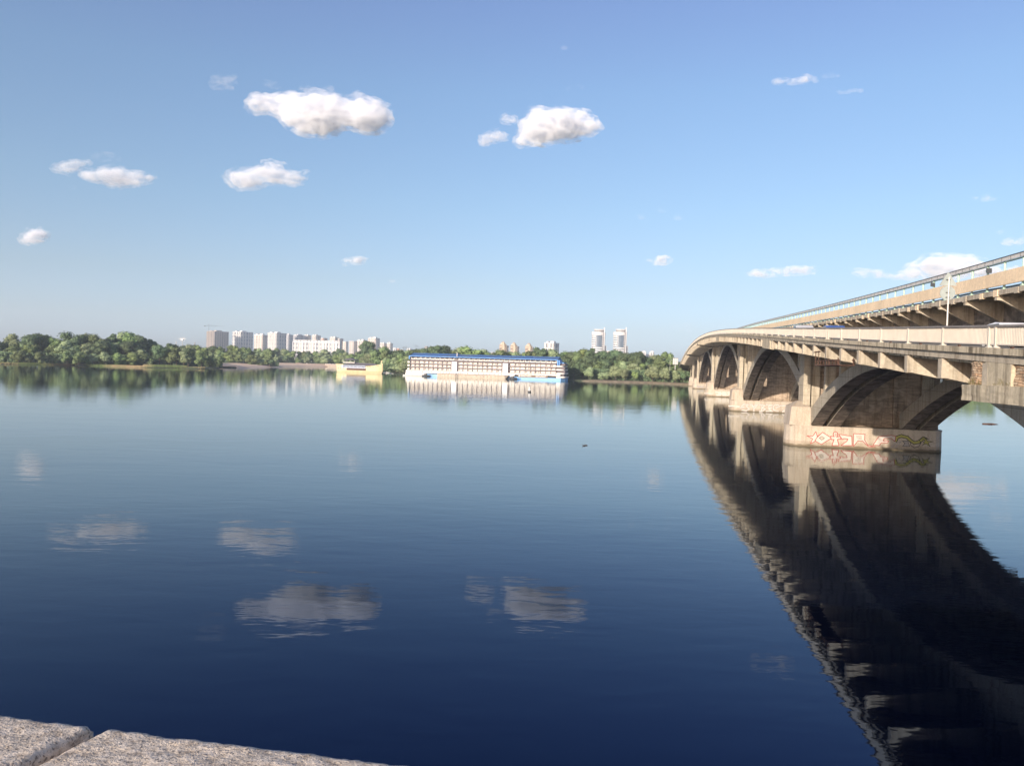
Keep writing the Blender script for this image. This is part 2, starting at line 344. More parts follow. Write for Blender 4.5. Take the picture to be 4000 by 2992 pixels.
# masonry infill near the hinge, ledge below
def rough_block(t0, t1, s0, s1, z0, z1f, mat, name, amp):
    bm = bmesh.new(); bmesh.ops.create_cube(bm, size=1)
    bmesh.ops.subdivide_edges(bm, edges=bm.edges[:], cuts=14, use_grid_fill=True)
    for v in bm.verts:
        x, y, z = v.co; s = s0 + (y + .5) * (s1 - s0)
        v.co = Vector((t0 + (x + .5) * (t1 - t0), s, z0 + (z + .5) * (z1f(s) - z0)))
        nn = noise.noise_vector(v.co * 2.2) * amp + noise.noise_vector(v.co * 6) * amp * .5
        v.co += Vector((nn.x, nn.y, nn.z * .3))
    me = bpy.data.meshes.new(name); bm.to_mesh(me); bm.free(); me.materials.append(mat); o = bpy.data.objects.new(name, me); COL.objects.link(o); o.parent = bridge; return o
rough_block(-3.34, 2.3, 29.6, 31.2, 8.7, lambda s: rz_(s) - .57, BRICK, 'masonry_infill', .09)
rough_block(-3.34, 2.3, 19.5, 27.2, 8.7, lambda s: rz_(s) - .57, BRICK, 'masonry_infill', .09)
def spl(mb, t0, t1, s0, s1, z0, z1, m=0): mb.box(t0, t1, s0, s1, z0, z1, m)
rough_block(-3.62, 2.4, 19, 31.2, 8.1, lambda s: 8.74, CONCY, 'hinge_ledge', .035)
# arches ---------------------------------------------------------------
piers = [(29, 24), (97, 102), (177, 182), (272.5, 278), (381, 387), (438, 443)]
def arch0(s):
    zc = 9.8; x = abs(s - 63) / 34; return zc - 7.1 * x ** 2
def mkarch(sl, sr, zc, zl, zr_, c):
    def f(s):
        if s < c: return zc - (zc - zl) * ((c - s) / (c - sl)) ** 2.05
        return zc - (zc - zr_) * ((s - c) / (sr - c)) ** 1.85
    return f
arches = [(29.5, 98.2, arch0), (100.8, 178.5, None), (180.5, 275, None), (276, 384, None), (385, 440.5, None), (441, 486, None)]
crowns = [None, 137, 226, 327, 412, 462]
AR = []
for i, (a, b, f) in enumerate(arches):
    if f is None:
        c = crowns[i]; zc = rz_(c) - 2.5
        f = mkarch(a, b, zc, 4.9, 2.6, c)
    AR.append((a, b, f))
def rib_depth(s, a, b): return 1.15 + .95 * abs((s - (a + b) / 2) / ((b - a) / 2)) ** 2
for i, (a, b, f) in enumerate(AR):
    for (t0, t1) in ((2.72, 4.15), (4.75, 6.2), (13.2, 14.65), (15.25, 16.7)):
        mb = MB(); n = 44; base = 0
        for k in range(n + 1):
            s = a + (b - a) * k / n; z = f(s); d = rib_depth(s, a, b); zt = min(z + d, rz_(s) - 1.9) if s > 40 else z + d
            zt = min(z + d, rz_(s) - 1.0)
            mb.v += [(t0, s, z), (t1, s, z), (t1, s, max(zt, z + .05)), (t0, s, max(zt, z + .05))]
        for k in range(n):
            q = 4 * k
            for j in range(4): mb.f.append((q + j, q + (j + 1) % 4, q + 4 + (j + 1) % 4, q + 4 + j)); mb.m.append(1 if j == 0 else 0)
        mb.f.append((0, 3, 2, 1)); q = 4 * n; mb.f.append((q, q + 1, q + 2, q + 3)); mb.m += [0, 0]
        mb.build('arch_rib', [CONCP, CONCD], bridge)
    for (t0, t1) in ((4.152, 4.748), (14.652, 15.248)):       # recessed web between the twin ribs
        mb = MB(); n = 22
        for k in range(n + 1):
            s = a + (b - a) * k / n; z = f(s) + .75
            mb.v += [(t0, s, z), (t1, s, z), (t1, s, z + .25), (t0, s, z + .25)]
        for k in range(n):
            q = 4 * k
            for j in range(4): mb.f.append((q + j, q + (j + 1) % 4, q + 4 + (j + 1) % 4, q + 4 + j)); mb.m.append(0)
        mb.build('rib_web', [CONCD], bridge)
    # spandrel columns above the ribs
    for sc_ in (a + 7.5, a + 15, b - 15, b - 7.5) if i > 0 else (b - 7.5, b - 15):
        z = f(sc_) + rib_depth(sc_, a, b) - .1
        if rz_(sc_) - 1.9 - z > 1.3:
            for (t0, t1) in ((2.9, 4.0), (5.0, 6.0), (13.4, 14.4), (15.5, 16.5)):
                mb = MB(); mb.box(t0, t1, sc_ - .4, sc_ + .4, z - .3, rz_(sc_) - 1.7); mb.build('spandrel_column', [CONCP], bridge)
# solid spandrel under the ledge of the near span
mb = MB(); n = 10; st_ = [29.5 + 15.5 * k / n for k in range(n + 1)]
for k in range(n):
    s, s2 = st_[k], st_[k + 1]; za, zb = arch0(s) + .6, arch0(s2) + .6
    mb.hexa([(2.45, s, za - .6), (2.7, s, za - .6), (2.7, s2, zb - .6), (2.45, s2, zb - .6), (2.45, s, 8.9), (2.7, s, 8.9), (2.7, s2, 8.9), (2.45, s2, 8.9)])
mb.build('spandrel_wall', [CONCP], bridge)
# piers ------------------------------------------------------------------
WID = 18.2
def pier(s0, s1, i):
    sm = (s0 + s1) / 2; hs = (s1 - s0) / 2
    def ring(k, z):  # rounded-ended plan, k grows at the foot
        pts = []
        for q in range(9):
            a = math.pi / 2 + math.pi * q / 8; pts.append((1.6 + (1.6 + k) * math.cos(a), sm - (hs + k) * math.sin(a) * -1, z))
        for q in range(9):
            a = -math.pi / 2 + math.pi * q / 8; pts.append((WID - 1.2 + (1.2 + k) * math.cos(a), sm + (hs + k) * math.sin(a), z))
        return pts
    mb = MB(); mb.prism(ring(.12, -2), ring(.0, 2.38)); base = mb.build('pier', [CONCB], bridge)
    mb = MB(); mb.prism(ring(.07, 2.383), ring(.07, 2.55)); mb.build('ledge', [CONCB], base)
    mb = MB(); q0 = [(.2, s0 + .1, 2.553), (2.9, s0 + .1, 2.553), (2.9, s1 - .1, 2.553), (.2, s1 - .1, 2.553)]
    q1 = [(.45, s0 + .3, 4.85), (2.68, s0 + .3, 4.85), (2.68, s1 - .3, 4.85), (.45, s1 - .3, 4.85)]
    q2 = [(1.45, sm - .7, 5.5), (1.9, sm - .7, 5.5), (1.9, sm + .7, 5.5), (1.45, sm + .7, 5.5)]
    mb.hexa(q0 + q1); mb.build('cutwater', [CONCB], base)
    mb = MB(); mb.hexa([(p[0], p[1], p[2] + .003) for p in q1] + q2); mb.build('cutwater_cap', [CONCB], base)
    z = rz_(sm) - .56
    mb = MB(); mb.box(1.85, 2.69, s0 + .9, s1 - .9, 2.6, z - .01)
    mb.box(2.695, 3.9, s0 + 1.5, s1 - 1.5, 2.6, z - .012); mb.build('column', [CONCP], bridge)
    mb = MB(); mb.box(3.9, 16.9, s0 + 2.1, s0 + 2.5, 2.56, z - .015); mb.box(6.5, 6.9, s0 + 1.7, s1 - 1.7, 2.6, z - .02); mb.box(12.6, 13.0, s0 + 1.7, s1 - 1.7, 2.6, z - .02)
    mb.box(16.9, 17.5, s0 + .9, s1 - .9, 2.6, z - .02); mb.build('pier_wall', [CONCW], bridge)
    return base
PB = []
for i, (a, b) in enumerate(piers[1:]): PB.append(pier(a, b, i))
mb = MB(); mb.box(.4, 19.5, -14, 28.4, -2, 7.7); mb.box(-2.6, 22, -14, 27, 7.7, 8.05); mb.box(-2.8, 22, -14, 19.4, 8.051, 9.3); mb.build('abutment', [CONCP], bridge)
mb = MB(); mb.box(0, 20, 500, 600, .5, 6); mb.build('far_abutment', [CONCP], bridge)
for s in (486, 520):
    mb = MB(); mb.box(2.6, 17, s, s + 1.5, .5, rz_(s) - .8); mb.build('pier_wall', [CONCP], bridge)
# railing ------------------------------------------------------------------
rail = empty('railing'); rail.parent = bridge
mb = MB(); sweep(mb, -3.5, -3.34, .78, .86, S0, 585, 2.45); mb.build('handrail', [RAILT], rail)
mb = MB(); sweep(mb, -3.45, -3.39, .1, .14, S0, 585, 2.45); mb.build('bottom_rail', [RAILM], rail)
mb = MB(); s = 20.
while s < 350:
    z = rz_(s); h = .02
    mb.box(-3.45, -3.4, s - h, s + h, z + .14, z + .78); s += .125
while s < 585:
    z = rz_(s); mb.box(-3.45, -3.4, s - .12, s + .12, z + .14, z + .78); s += .5
tag(mb.build('baluster', [RAILM], rail, fix=False), kind='stuff')
for k in range(0, 98):
    s = BR0 - .2 + 4.9 * k
    if s > 480: break
    z = rz_(s); mb = MB(); mb.box(-3.5, -3.36, s - .06, s + .06, z, z + .78); mb.box(-3.53, -3.33, s - .12, s + .12, z - .02, z + .05); mb.build('rail_post', [RAILM], rail)
for s in (28.6, 58.0, 96.6):
    z = rz_(s); mb = MB(); mb.box(-3.5, -3.36, s - .06, s + .06, z, z + .78); mb.box(-3.53, -3.33, s - .12, s + .12, z - .02, z + .05); mb.build('rail_post', [RAILM], rail)
for k in range(12):
    s = 27 + 4.9 * k; z = rz_(s); mb = MB(); mb.box(-3.57, -3.5, s - .08, s + .08, z + .003, z + .06); mb.build('drain_stub', [RUST], deck)

# graffiti on the pier faces: flat coloured shapes a few mm proud of the concrete
def gpaint(name, polys, s_face, parent, proud):
    mats = []; mb = MB()
    for mat, pts in polys:
        if mat not in mats: mats.append(mat)
        b = len(mb.v); mb.v += [(p[0], s_face - proud, p[1]) for p in pts]; mb.f.append(tuple(range(b, b + len(pts)))); mb.m.append(mats.index(mat)); 
    return mb
PRED = plain('graffiti_red', (.36, .09, .075), .8); PWHT = plain('graffiti_white', (.55, .48, .42), .8); PBLK = plain('graffiti_black', (.03, .03, .03), .8); PYEL = plain('graffiti_yellow', (.36, .33, .09), .8); PGRY = plain('graffiti_grey', (.33, .3, .28), .8)
def stroke(pts, w_):
    out = []
    for i in range(len(pts) - 1):
        a = Vector(pts[i]); b = Vector(pts[i + 1]); d = (b - a)
        if d.length < 1e-6: continue
        d.normalize(); nn = Vector((-d.y, d.x)) * w_ / 2; a2 = a - d * w_ * .3; b2 = b + d * w_ * .3
        out.append([tuple(a2 + nn), tuple(b2 + nn), tuple(b2 - nn), tuple(a2 - nn)])
    return out
def graf(parent, s_face, shapes, conv, name='graffiti'):
    """shapes: (fill, outline, points, closed, width_m)"""
    lev = 0
    mats = []; mb = MB()
    def add(mat, pts, pr):
        if mat not in mats: mats.append(mat)
        b = len(mb.v); mb.v += [(p[0], s_face - pr, p[1]) for p in pts]; mb.f.append(tuple(range(b, b + len(pts)))); mb.m.append(mats.index(mat))
    for fill, outl, pts, closed, wd in shapes:
        lev += 1; P = [conv(*p) for p in pts]; base = .006 + lev * .002
        if fill is not None and closed: add(fill, P, base)
        ring_ = P + [P[0]] if closed else P
        j = 0
        for q in stroke(ring_, wd): add(outl, q, base + .001 + .0001 * j); j += 1
    o = mb.build(name, mats, parent, fix=False)
    bm = bmesh.new(); bm.from_mesh(o.data); bmesh.ops.triangulate(bm, faces=bm.faces); bm.to_mesh(o.data); bm.free(); return o
def cz2(s_face):
    def f(x, y): v = brl(3000 + x / 2.207, 1150 + y / 2.207, s=s_face); return (v.x, v.z)
    return f
c1 = cz2(96.93)
G1 = [
 (PWHT, PRED, [(335, 1218), (385, 1222), (413, 1183), (425, 1222), (470, 1195), (440, 1240), (462, 1290), (415, 1262), (366, 1286), (385, 1245)], True, .09),
 (PWHT, PRED, [(420, 1235), (470, 1188), (548, 1238), (460, 1292), (405, 1262)], True, .09),
 (CONCB, PBLK, [(440, 1238), (465, 1222), (487, 1240), (462, 1256)], True, .05),
 (PWHT, PRED, [(562, 1212), (566, 1190), (582, 1184), (598, 1192), (600, 1215), (592, 1228), (625, 1225), (628, 1245), (598, 1250), (612, 1302), (552, 1302), (568, 1250), (545, 1250), (540, 1222), (572, 1226)], True, .1),
 (CONCB, PRED, [(575, 1205), (582, 1197), (590, 1205), (584, 1222)], True, .04),
 (PWHT, PRED, [(610, 1205), (722, 1222), (725, 1302), (628, 1302), (680, 1265), (688, 1245), (655, 1243), (640, 1250)], True, .09),
 (PWHT, PRED, [(738, 1200), (835, 1205), (832, 1255), (860, 1300), (925, 1312), (868, 1312), (812, 1262), (775, 1262), (735, 1310)], True, .08),
 (CONCB, PGRY, [(762, 1218), (805, 1220), (806, 1250), (780, 1246), (790, 1235), (765, 1236)], True, .05),
 (PWHT, PRED, [(955, 1225), (1065, 1215), (1100, 1222), (1095, 1268), (1062, 1240), (1000, 1242), (992, 1262), (1040, 1262), (1030, 1278), (975, 1280), (960, 1302), (905, 1298)], True, .08),
]
for g in (): pass
graf(PB[0], 96.93, G1, c1)
snake = [(1100, 1262), (1112, 1232), (1150, 1220), (1200, 1232), (1232, 1262), (1262, 1280), (1300, 1272), (1340, 1240), (1362, 1250)]
G1b = [(None, PBLK, snake, False, .42), (None, PYEL, snake, False, .26),
 (PGRY, PBLK, [(1158, 1262), (1205, 1262), (1222, 1310), (1160, 1308), (1180, 1285)], True, .05),
 (None, PBLK, [(1228, 1270), (1230, 1300), (1262, 1322), (1300, 1310), (1318, 1280), (1305, 1256)], False, .06),
 (None, PGRY, [(1062, 1318), (1100, 1285), (1150, 1265), (1130, 1290), (1100, 1318)], False, .1),
 (PYEL, PBLK, [(1335, 1272), (1352, 1268), (1357, 1235), (1372, 1264), (1425, 1268), (1378, 1278), (1398, 1310), (1362, 1286), (1330, 1300), (1348, 1280)], True, .05),
 (None, PBLK, [(1290, 1262), (1320, 1245), (1350, 1238), (1390, 1250)], False, .05)]
graf(PB[0], 96.93, G1b, c1)
def cz1(s_face):
    def f(x, y): v = brl(2600 + x / 2.364, 950 + y / 2.364, s=s_face); return (v.x, v.z)
    return f
c2 = cz1(176.93); W2 = []
for pts in ([(700, 1505), (720, 1488), (765, 1490), (745, 1505), (775, 1530), (745, 1545), (705, 1540)], [(775, 1492), (800, 1490), (808, 1515), (835, 1490), (850, 1492), (815, 1530), (815, 1550)],
            [(865, 1492), (885, 1490), (888, 1552), (868, 1552)], [(885, 1495), (918, 1500), (890, 1520), (922, 1530), (895, 1550)], [(930, 1492), (985, 1495), (950, 1505), (955, 1520), (980, 1520), (950, 1530), (985, 1550), (930, 1550)],
            [(1045, 1495), (1010, 1492), (992, 1510), (1000, 1540), (1040, 1550)], [(1020, 1520), (1060, 1500), (1110, 1500), (1130, 1520), (1100, 1540), (1080, 1555), (1155, 1550)], [(690, 1520), (725, 1512)]):
    W2.append((None, PGRY, pts, False, .38)); W2.append((None, PWHT, pts, False, .2))
W2.append((None, PWHT, [(583, 1503), (680, 1509)], False, .3))
graf(PB[1], 176.93, W2, c2)
c3 = cz1(272.43); W3 = []
for pts in ([(462, 1374), (492, 1376), (490, 1404), (470, 1400)], [(505, 1374), (505, 1406)], [(505, 1390), (530, 1390)], [(530, 1374), (530, 1406)], [(560, 1376), (540, 1378), (540, 1402), (560, 1404)], [(545, 1390), (560, 1390)], [(590, 1376), (572, 1380), (590, 1392), (572, 1404)]):
    W3.append((None, PWHT, pts, False, .5))
W3.append((None, PWHT, [(360, 1386), (430, 1389)], False, .35))
graf(PB[2], 272.43, W3, c3)
c4 = cz1(380.93)
graf(PB[3], 380.93, [(None, PGRY, [(295, 1318), (305, 1330), (320, 1322), (335, 1332), (350, 1324)], False, .7)], c4)

# ------------------------------------------------------------------ elevated metro viaduct
metro = empty('metro_viaduct', BO, -BA)
tag(metro, 'raised tan concrete rail viaduct with mint posts, rising above the road deck', 'viaduct')
_ms = np.array([15, 30, 48.3, 73.9, 94.2, 145.8, 190, 229.4, 260, 295]); _mz = np.array([16.4, 16.5, 16.74, 17.21, 17.78, 19.28, 20.55, 21.43, 21.7, 21.4])
_mp = np.polyfit(_ms / 200, _mz, 5)
def mz(s): return float(np.polyval(_mp, s / 200))
MT = 5.5; E0, E1 = 19, 292
mb = MB(); sweep(mb, MT, MT + 8.4, -2.4, -2.07, E0, E1, 6.5, mz); mdeck = mb.build('rail_deck', [CONC], metro)
for k in range(0, 30):     # tan parapet panels
    s0 = 48.7 - 5.2 * 5 + 10.4 * k
    if s0 + 10.4 > E1: break
    mb = MB(); sweep(mb, MT - .02, MT + .11, -1.8, -.92, s0 + .02, s0 + 10.38, 2.6, mz); mb.build('parapet_panel', [METROC], metro)
mb = MB(); sweep(mb, MT + 8.25, MT + 8.38, -1.8, -.92, E0, E1, 6.5, mz); mb.build('parapet_panel', [METROC], metro)
k = -11
while 48.7 + 2.6 * k < E1:
    s = 48.7 + 2.6 * k; k += 1
    if s < E0: continue
    z = mz(s); mb = MB(); mb.tube((MT + .2, s, z - 2.1), (MT + .2, s, z - .25), .08, n=8); mb.box(MT + .1, MT + .3, s - .12, s + .12, z - 2.06, z - 1.98)
    if k % 3 == 0: mb.box(MT + .1, MT + .3, s + .08, s + .28, z - .6, z - .56)
    mb.build('screen_post', [MINT], metro)
mb = MB(); sweep(mb, MT + .13, MT + .27, -.34, -.28, E0, E1, 2.6, mz); mb.build('top_rail', [MINT], metro)
mb = MB(); sweep(mb, MT + .04, MT + .1, -.275, -.035, E0, E1, 2.6, mz); cov = mb.build('cable_cover', [GREYP], metro)
mb = MB(); sweep(mb, MT + .0, MT + .12, -.034, 0, E0, E1, 3.25, mz); mb.build('cover_cap', [DKMET], cov)
s = 48.8 - 1.3 * 12
while s < 120:
    mb = MB()
    z = mz(s); mb.hexa([(MT + .03, s, z - .28), (MT + .06, s, z - .28), (MT + .06, s + .04, z - .28), (MT + .03, s + .04, z - .28), (MT + .03, s, z - .036), (MT + .06, s, z - .036), (MT + .06, s + .04, z - .036), (MT + .03, s + .04, z - .036)]); s += 1.3
    mb.build('seam', [DKMET], cov)
for dt, dz, r in ((.4, -1.9, .04), (.5, -1.98, .045), (.38, -1.84, .025)):
    mb = MB(); n = 60
    for i in range(n):
        a = E0 + (E1 - E0) * i / n; b = E0 + (E1 - E0) * (i + 1) / n
        sg = .08 * math.sin(i * 1.7)
        mb.tube((MT + dt, a, mz(a) + dz + sg * .6), (MT + dt, b, mz(b) + dz + .05 * math.sin((i + 1) * 1.7)), r, n=5)
    mb.build('cable', [DKMET], metro)
mb = MB(); s = 51.7 - 5.23 * 6; k = 0
while s < E1 - 1:      # edge blocks over brackets
    z = mz(s); mb = MB(); mb.box(MT - .05, MT + .25, s - .04, s + .6, z - 2.47, z - 2.03); mb.box(MT - .03, MT + .18, s + 2.3, s + 2.85, z - 2.43, z - 2.04); mb.build('edge_block', [METROC if k % 3 == 0 else CONC], metro)
    dr = min(1.5, z - 2.5 - rz_(s)); 
    if dr < .15: s += 5.23; k += 1; continue
    prof = [(MT + .0, -2.404), (MT + .0, -2.7), (MT + .28, -2.72), (MT + 2.5, -2.45 - dr), (MT + 2.5, -2.404)]
    mb = MB(); mb.prism([(t, s + .1, z + h) for t, h in prof], [(t, s + .45, mz(s + .45) + h) for t, h in prof]); mb.build('bracket', [CONC], metro)
    s += 5.23; k += 1
for t in (MT + 2.504, MT + 5.5):
    mb = MB(); n_ = 24
    for i in range(n_ + 1):
        s = E0 + (150 - E0) * i / n_; z = mz(s); zb2 = max(z - 3.95, rz_(s) - .19)
        mb.v += [(t, s, zb2), (t + .35, s, zb2), (t + .35, s, z - 2.403), (t, s, z - 2.403)]
    for i in range(n_):
        q = 4 * i
        for j in range(4): mb.f.append((q + j, q + (j + 1) % 4, q + 4 + (j + 1) % 4, q + 4 + j)); mb.m.append(0)
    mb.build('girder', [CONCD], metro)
s = 30.5
while s < 110:
    zt = mz(s) - 3.95; mb = MB(); mb.box(MT + 2.5, MT + 3.1, s, s + .8, rz_(s) - .23, zt); mb.box(MT + 5.3, MT + 5.9, s, s + .8, rz_(s) - .23, zt); mb.box(MT + 2.4, MT + 6.0, s - .1, s + .9, zt - .4, zt - .003)
    mb.build('support_column', [CONC], metro); s += 20.9
for (px, py) in ((3866, 1057), (3646, 1112)):
    p = brl(px, py, t=MT + .1); mb = MB(); mb.hexa([(p.x - .22, p.y - .1, p.z - .15), (p.x + .1, p.y - .1, p.z - .18), (p.x + .12, p.y + .06, p.z - .18), (p.x - .2, p.y + .06, p.z - .15), (p.x - .22, p.y - .1, p.z + .15), (p.x + .1, p.y - .1, p.z + .13), (p.x + .12, p.y + .06, p.z + .13), (p.x - .2, p.y + .06, p.z + .15)])
    mb.tube((p.x, p.y, p.z), (p.x + .15, p.y + .6, p.z), .02, n=5); mb.build('floodlight', [DKMET], metro)

# road sign seen from behind
p = brl(3698, 1290, t=-2.6); Mw = bridge.matrix_basis
sg = empty('road_sign', tuple(Mw @ Vector((-2.6, p.y, rz_(p.y)))), -BA)
tag(sg, 'triangular sign over a round sign seen from behind, on a pole on the bridge', 'road sign')
zc = brl(3706.6, 1144, t=-2.6).z - rz_(p.y); zb_ = brl(3706, 1115.5, t=-2.6).z - rz_(p.y); za_ = brl(3707, 1064.8, t=-2.6).z - rz_(p.y)
mb = MB(); mb.tube((0, 0, 0), (.02, 0, za_ - .22), .035, n=8); mb.build('pole', GREYP, sg)
mb = MB(); rg = [( .33 * math.cos(a), .07, zc + .33 * math.sin(a)) for a in [2 * math.pi * i / 28 for i in range(28)]]; mb.prism(rg, [(x, .1, z) for x, y, z in rg]); mb.build('round_plate', SIGNM, sg)
mb = MB(); tr = [(-.38, .07, zb_ + .02), (-.35, .07, zb_), (.35, .07, zb_), (.38, .07, zb_ + .02), (.03, .07, za_), (-.03, .07, za_)]; mb.prism(tr, [(x, .1, z) for x, y, z in tr]); mb.build('triangle_plate', SIGNM, sg)
mb = MB()
for z in (zc + .02, zc - .2, zb_ + .27): mb.box(-.09, .09, .035, .069, z - .02, z + .02)
mb.build('clamp', DKMET, sg)

# rusty maintenance cradle under the deck edge
a = brl(3195, 1372, t=-3.5)
cr_ = empty('hanging_cradle', tuple(Mw @ Vector((-3.55, a.y, 0))), -BA)
tag(cr_, 'rusty steel maintenance cradle hanging under the deck edge beside the nearest pier', 'cradle')
L = -8.2; z1 = 10.8; z0 = 9.65
mb = MB()
for y in (0, -1.2): mb.tube((-.1, y, z0), (-.1, y, z1), .035, n=6); mb.tube((.9, y, z0), (.9, y, z1), .035, n=6)
mb.tube((-.15, .4, z1 - .1), (-.15, -2, z1 - .1), .05, n=6)
mb.build('hanger', RUST, cr_)
mb = MB()
for x in (-.1, .9): mb.tube((x, 0, z0), (x, L, z0), .04, n=6); mb.tube((x, 0, z0 + .35), (x, L, z0 + .35), .04, n=6)
for i in range(9): mb.tube((-.1, L * i / 8, z0), (-.1, L * i / 8, z0 + .35), .035, n=5)
mb.box(-.1, .9, L, 0, z0 - .05, z0 - .0); mb.build('platform', RUST, cr_)
mb = MB(); mb.tube((.9, L + .3, z0), (.9, L + .3, z0 + .5), .05, n=6); mb.tube((-.1, L + .3, z0), (-.1, L + .3, z0 + .5), .05, n=6); mb.build('hanger', RUST, cr_)

# dry weeds on the ledge
WEED = plain('dry_weeds', (.25, .22, .08), .9)
for (s, wd, lab) in ((30.6, .7, 'dry yellowish weed tuft on the ledge left of the stained pilaster'), (28.0, .7, 'dry yellowish weed tuft on the ledge right of the stained pilaster')):
    mb = MB(); o_ = Mw @ Vector((-3.4, s, 8.73))
    for i in range(260):
        a = random.uniform(-wd, wd); c_ = random.uniform(0, .35); h = random.uniform(.08, .4) * (1 - .6 * abs(a) / wd); dx = random.uniform(-.08, .08)
        p0 = Vector((c_, a, 0)); mb.quad([p0, p0 + Vector((.0, .03, 0)), p0 + Vector((-.06, .02 + dx, h)), p0 + Vector((-.06, dx, h))])
    o = mb.build('weed_tuft', WEED, fix=False); o.location = o_; o.rotation_euler = (0, 0, -BA); tag(o, lab, 'weeds')

# vehicles on the bridge road
def car(name, label, cat, s, t, col, van=False, flip=False):
    z = rz_(s) - .2; e = empty(name, tuple(Mw @ Vector((t, s, z))), -BA)
    tag(e, label, cat)
    pm = plain(name + '_paint', col, .3, .6, 0, .03); GL = plain(name + '_glass', (.03, .04, .05), .1, .8)
    L_, W_, Hc = (5.2, 1.95, 2.15) if van else (4.4, 1.8, 1.48)
    if van: pf = [(-2.6, .35), (-2.6, 1.15), (-2.0, 1.35), (-1.5, 2.1), (-1.2, 2.2), (2.5, 2.2), (2.6, 2.0), (2.6, .35)]
    else: pf = [(-2.2, .3), (-2.25, .75), (-1.2, .95), (-.5, 1.32), (.2, 1.4), (1.1, 1.33), (1.9, 1.0), (2.2, .95), (2.2, .3)]
    mb = MB(); mb.prism([(-W_ / 2, y, z_) for y, z_ in pf], [(W_ / 2, y, z_) for y, z_ in pf]); bo = mb.build('body', pm, e)
    bv = bo.modifiers.new('bevel', 'BEVEL'); bv.width = .07; bv.segments = 2
    mb = MB()
    for sx in (-1, 1):
        x = sx * (W_ / 2 + .004)
        if van: mb.quad([(x, -1.75, 1.35), (x, -.6, 1.35), (x, -.6, 1.95), (x, -1.5, 1.95)]); mb.quad([(x, -.4, 1.35), (x, 2.3, 1.35), (x, 2.3, 1.95), (x, -.4, 1.95)])
        else: mb.quad([(x, -.95, .98), (x, 1.6, .98), (x, 1.05, 1.3), (x, -.4, 1.3)])
    pass
    for sx in (-1, 1):
        x = sx * (W_ / 2 + .004); mb = MB(); mb.quad([(x, -.95, .98), (x, 1.6, .98), (x, 1.05, 1.3), (x, -.4, 1.3)]); mb.build('window', GL, e, fix=False)
    for sx in (-1, 1):
        for y in (-1.4, 1.35):
            mb = MB(); mb.tube((sx * (W_ / 2 - .2), y, .32), (sx * (W_ / 2 + .01), y, .32), .32, n=16); wh = mb.build('wheel', DKMET, e)
            mb = MB(); mb.tube((sx * (W_ / 2 + .01), y, .32), (sx * (W_ / 2 + .03), y, .32), .18, n=12); mb.build('rim', GREYP, wh)
    return e
car('car', 'blue car on the bridge, roof showing over the railing above the cradle', 'car', 80, 1.5, (.05, .1, .3))
car('car', 'pale car on the bridge, glimpsed over the railing left of the blue car', 'car', 85, -.6, (.5, .5, .5))
car('car', 'white car on the bridge, roof just showing over the railing at the right edge', 'car', 41, 2.2, (.75, .75, .75))

# ------------------------------------------------------------------ TREES
def leafmat(name, c1_, c2_):
    m = NM(name); nz = m.noise(5.5, 3, .6); oi = m.n('ObjectInfo')
    col = m.ramp(nz, [(.3, c1_), (.72, c2_)])
    hs = m.n('HueSaturation'); m.l(m.math('ADD', .478, m.math('MULTIPLY', oi.outputs['Random'], .04)), hs.inputs['Hue']); m.l(m.math('ADD', .75, m.math('MULTIPLY', oi.outputs['Random'], .5)), hs.inputs['Value'])
    m.l(col, hs.inputs['Color']); mat = m.done(hs.outputs[0], .75, None, .15)
    return mat
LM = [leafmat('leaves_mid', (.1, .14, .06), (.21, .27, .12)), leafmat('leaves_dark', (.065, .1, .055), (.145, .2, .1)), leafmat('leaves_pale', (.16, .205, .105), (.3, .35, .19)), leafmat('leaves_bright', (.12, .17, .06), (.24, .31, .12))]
BARK = plain('bark', (.1, .08, .06), .9)
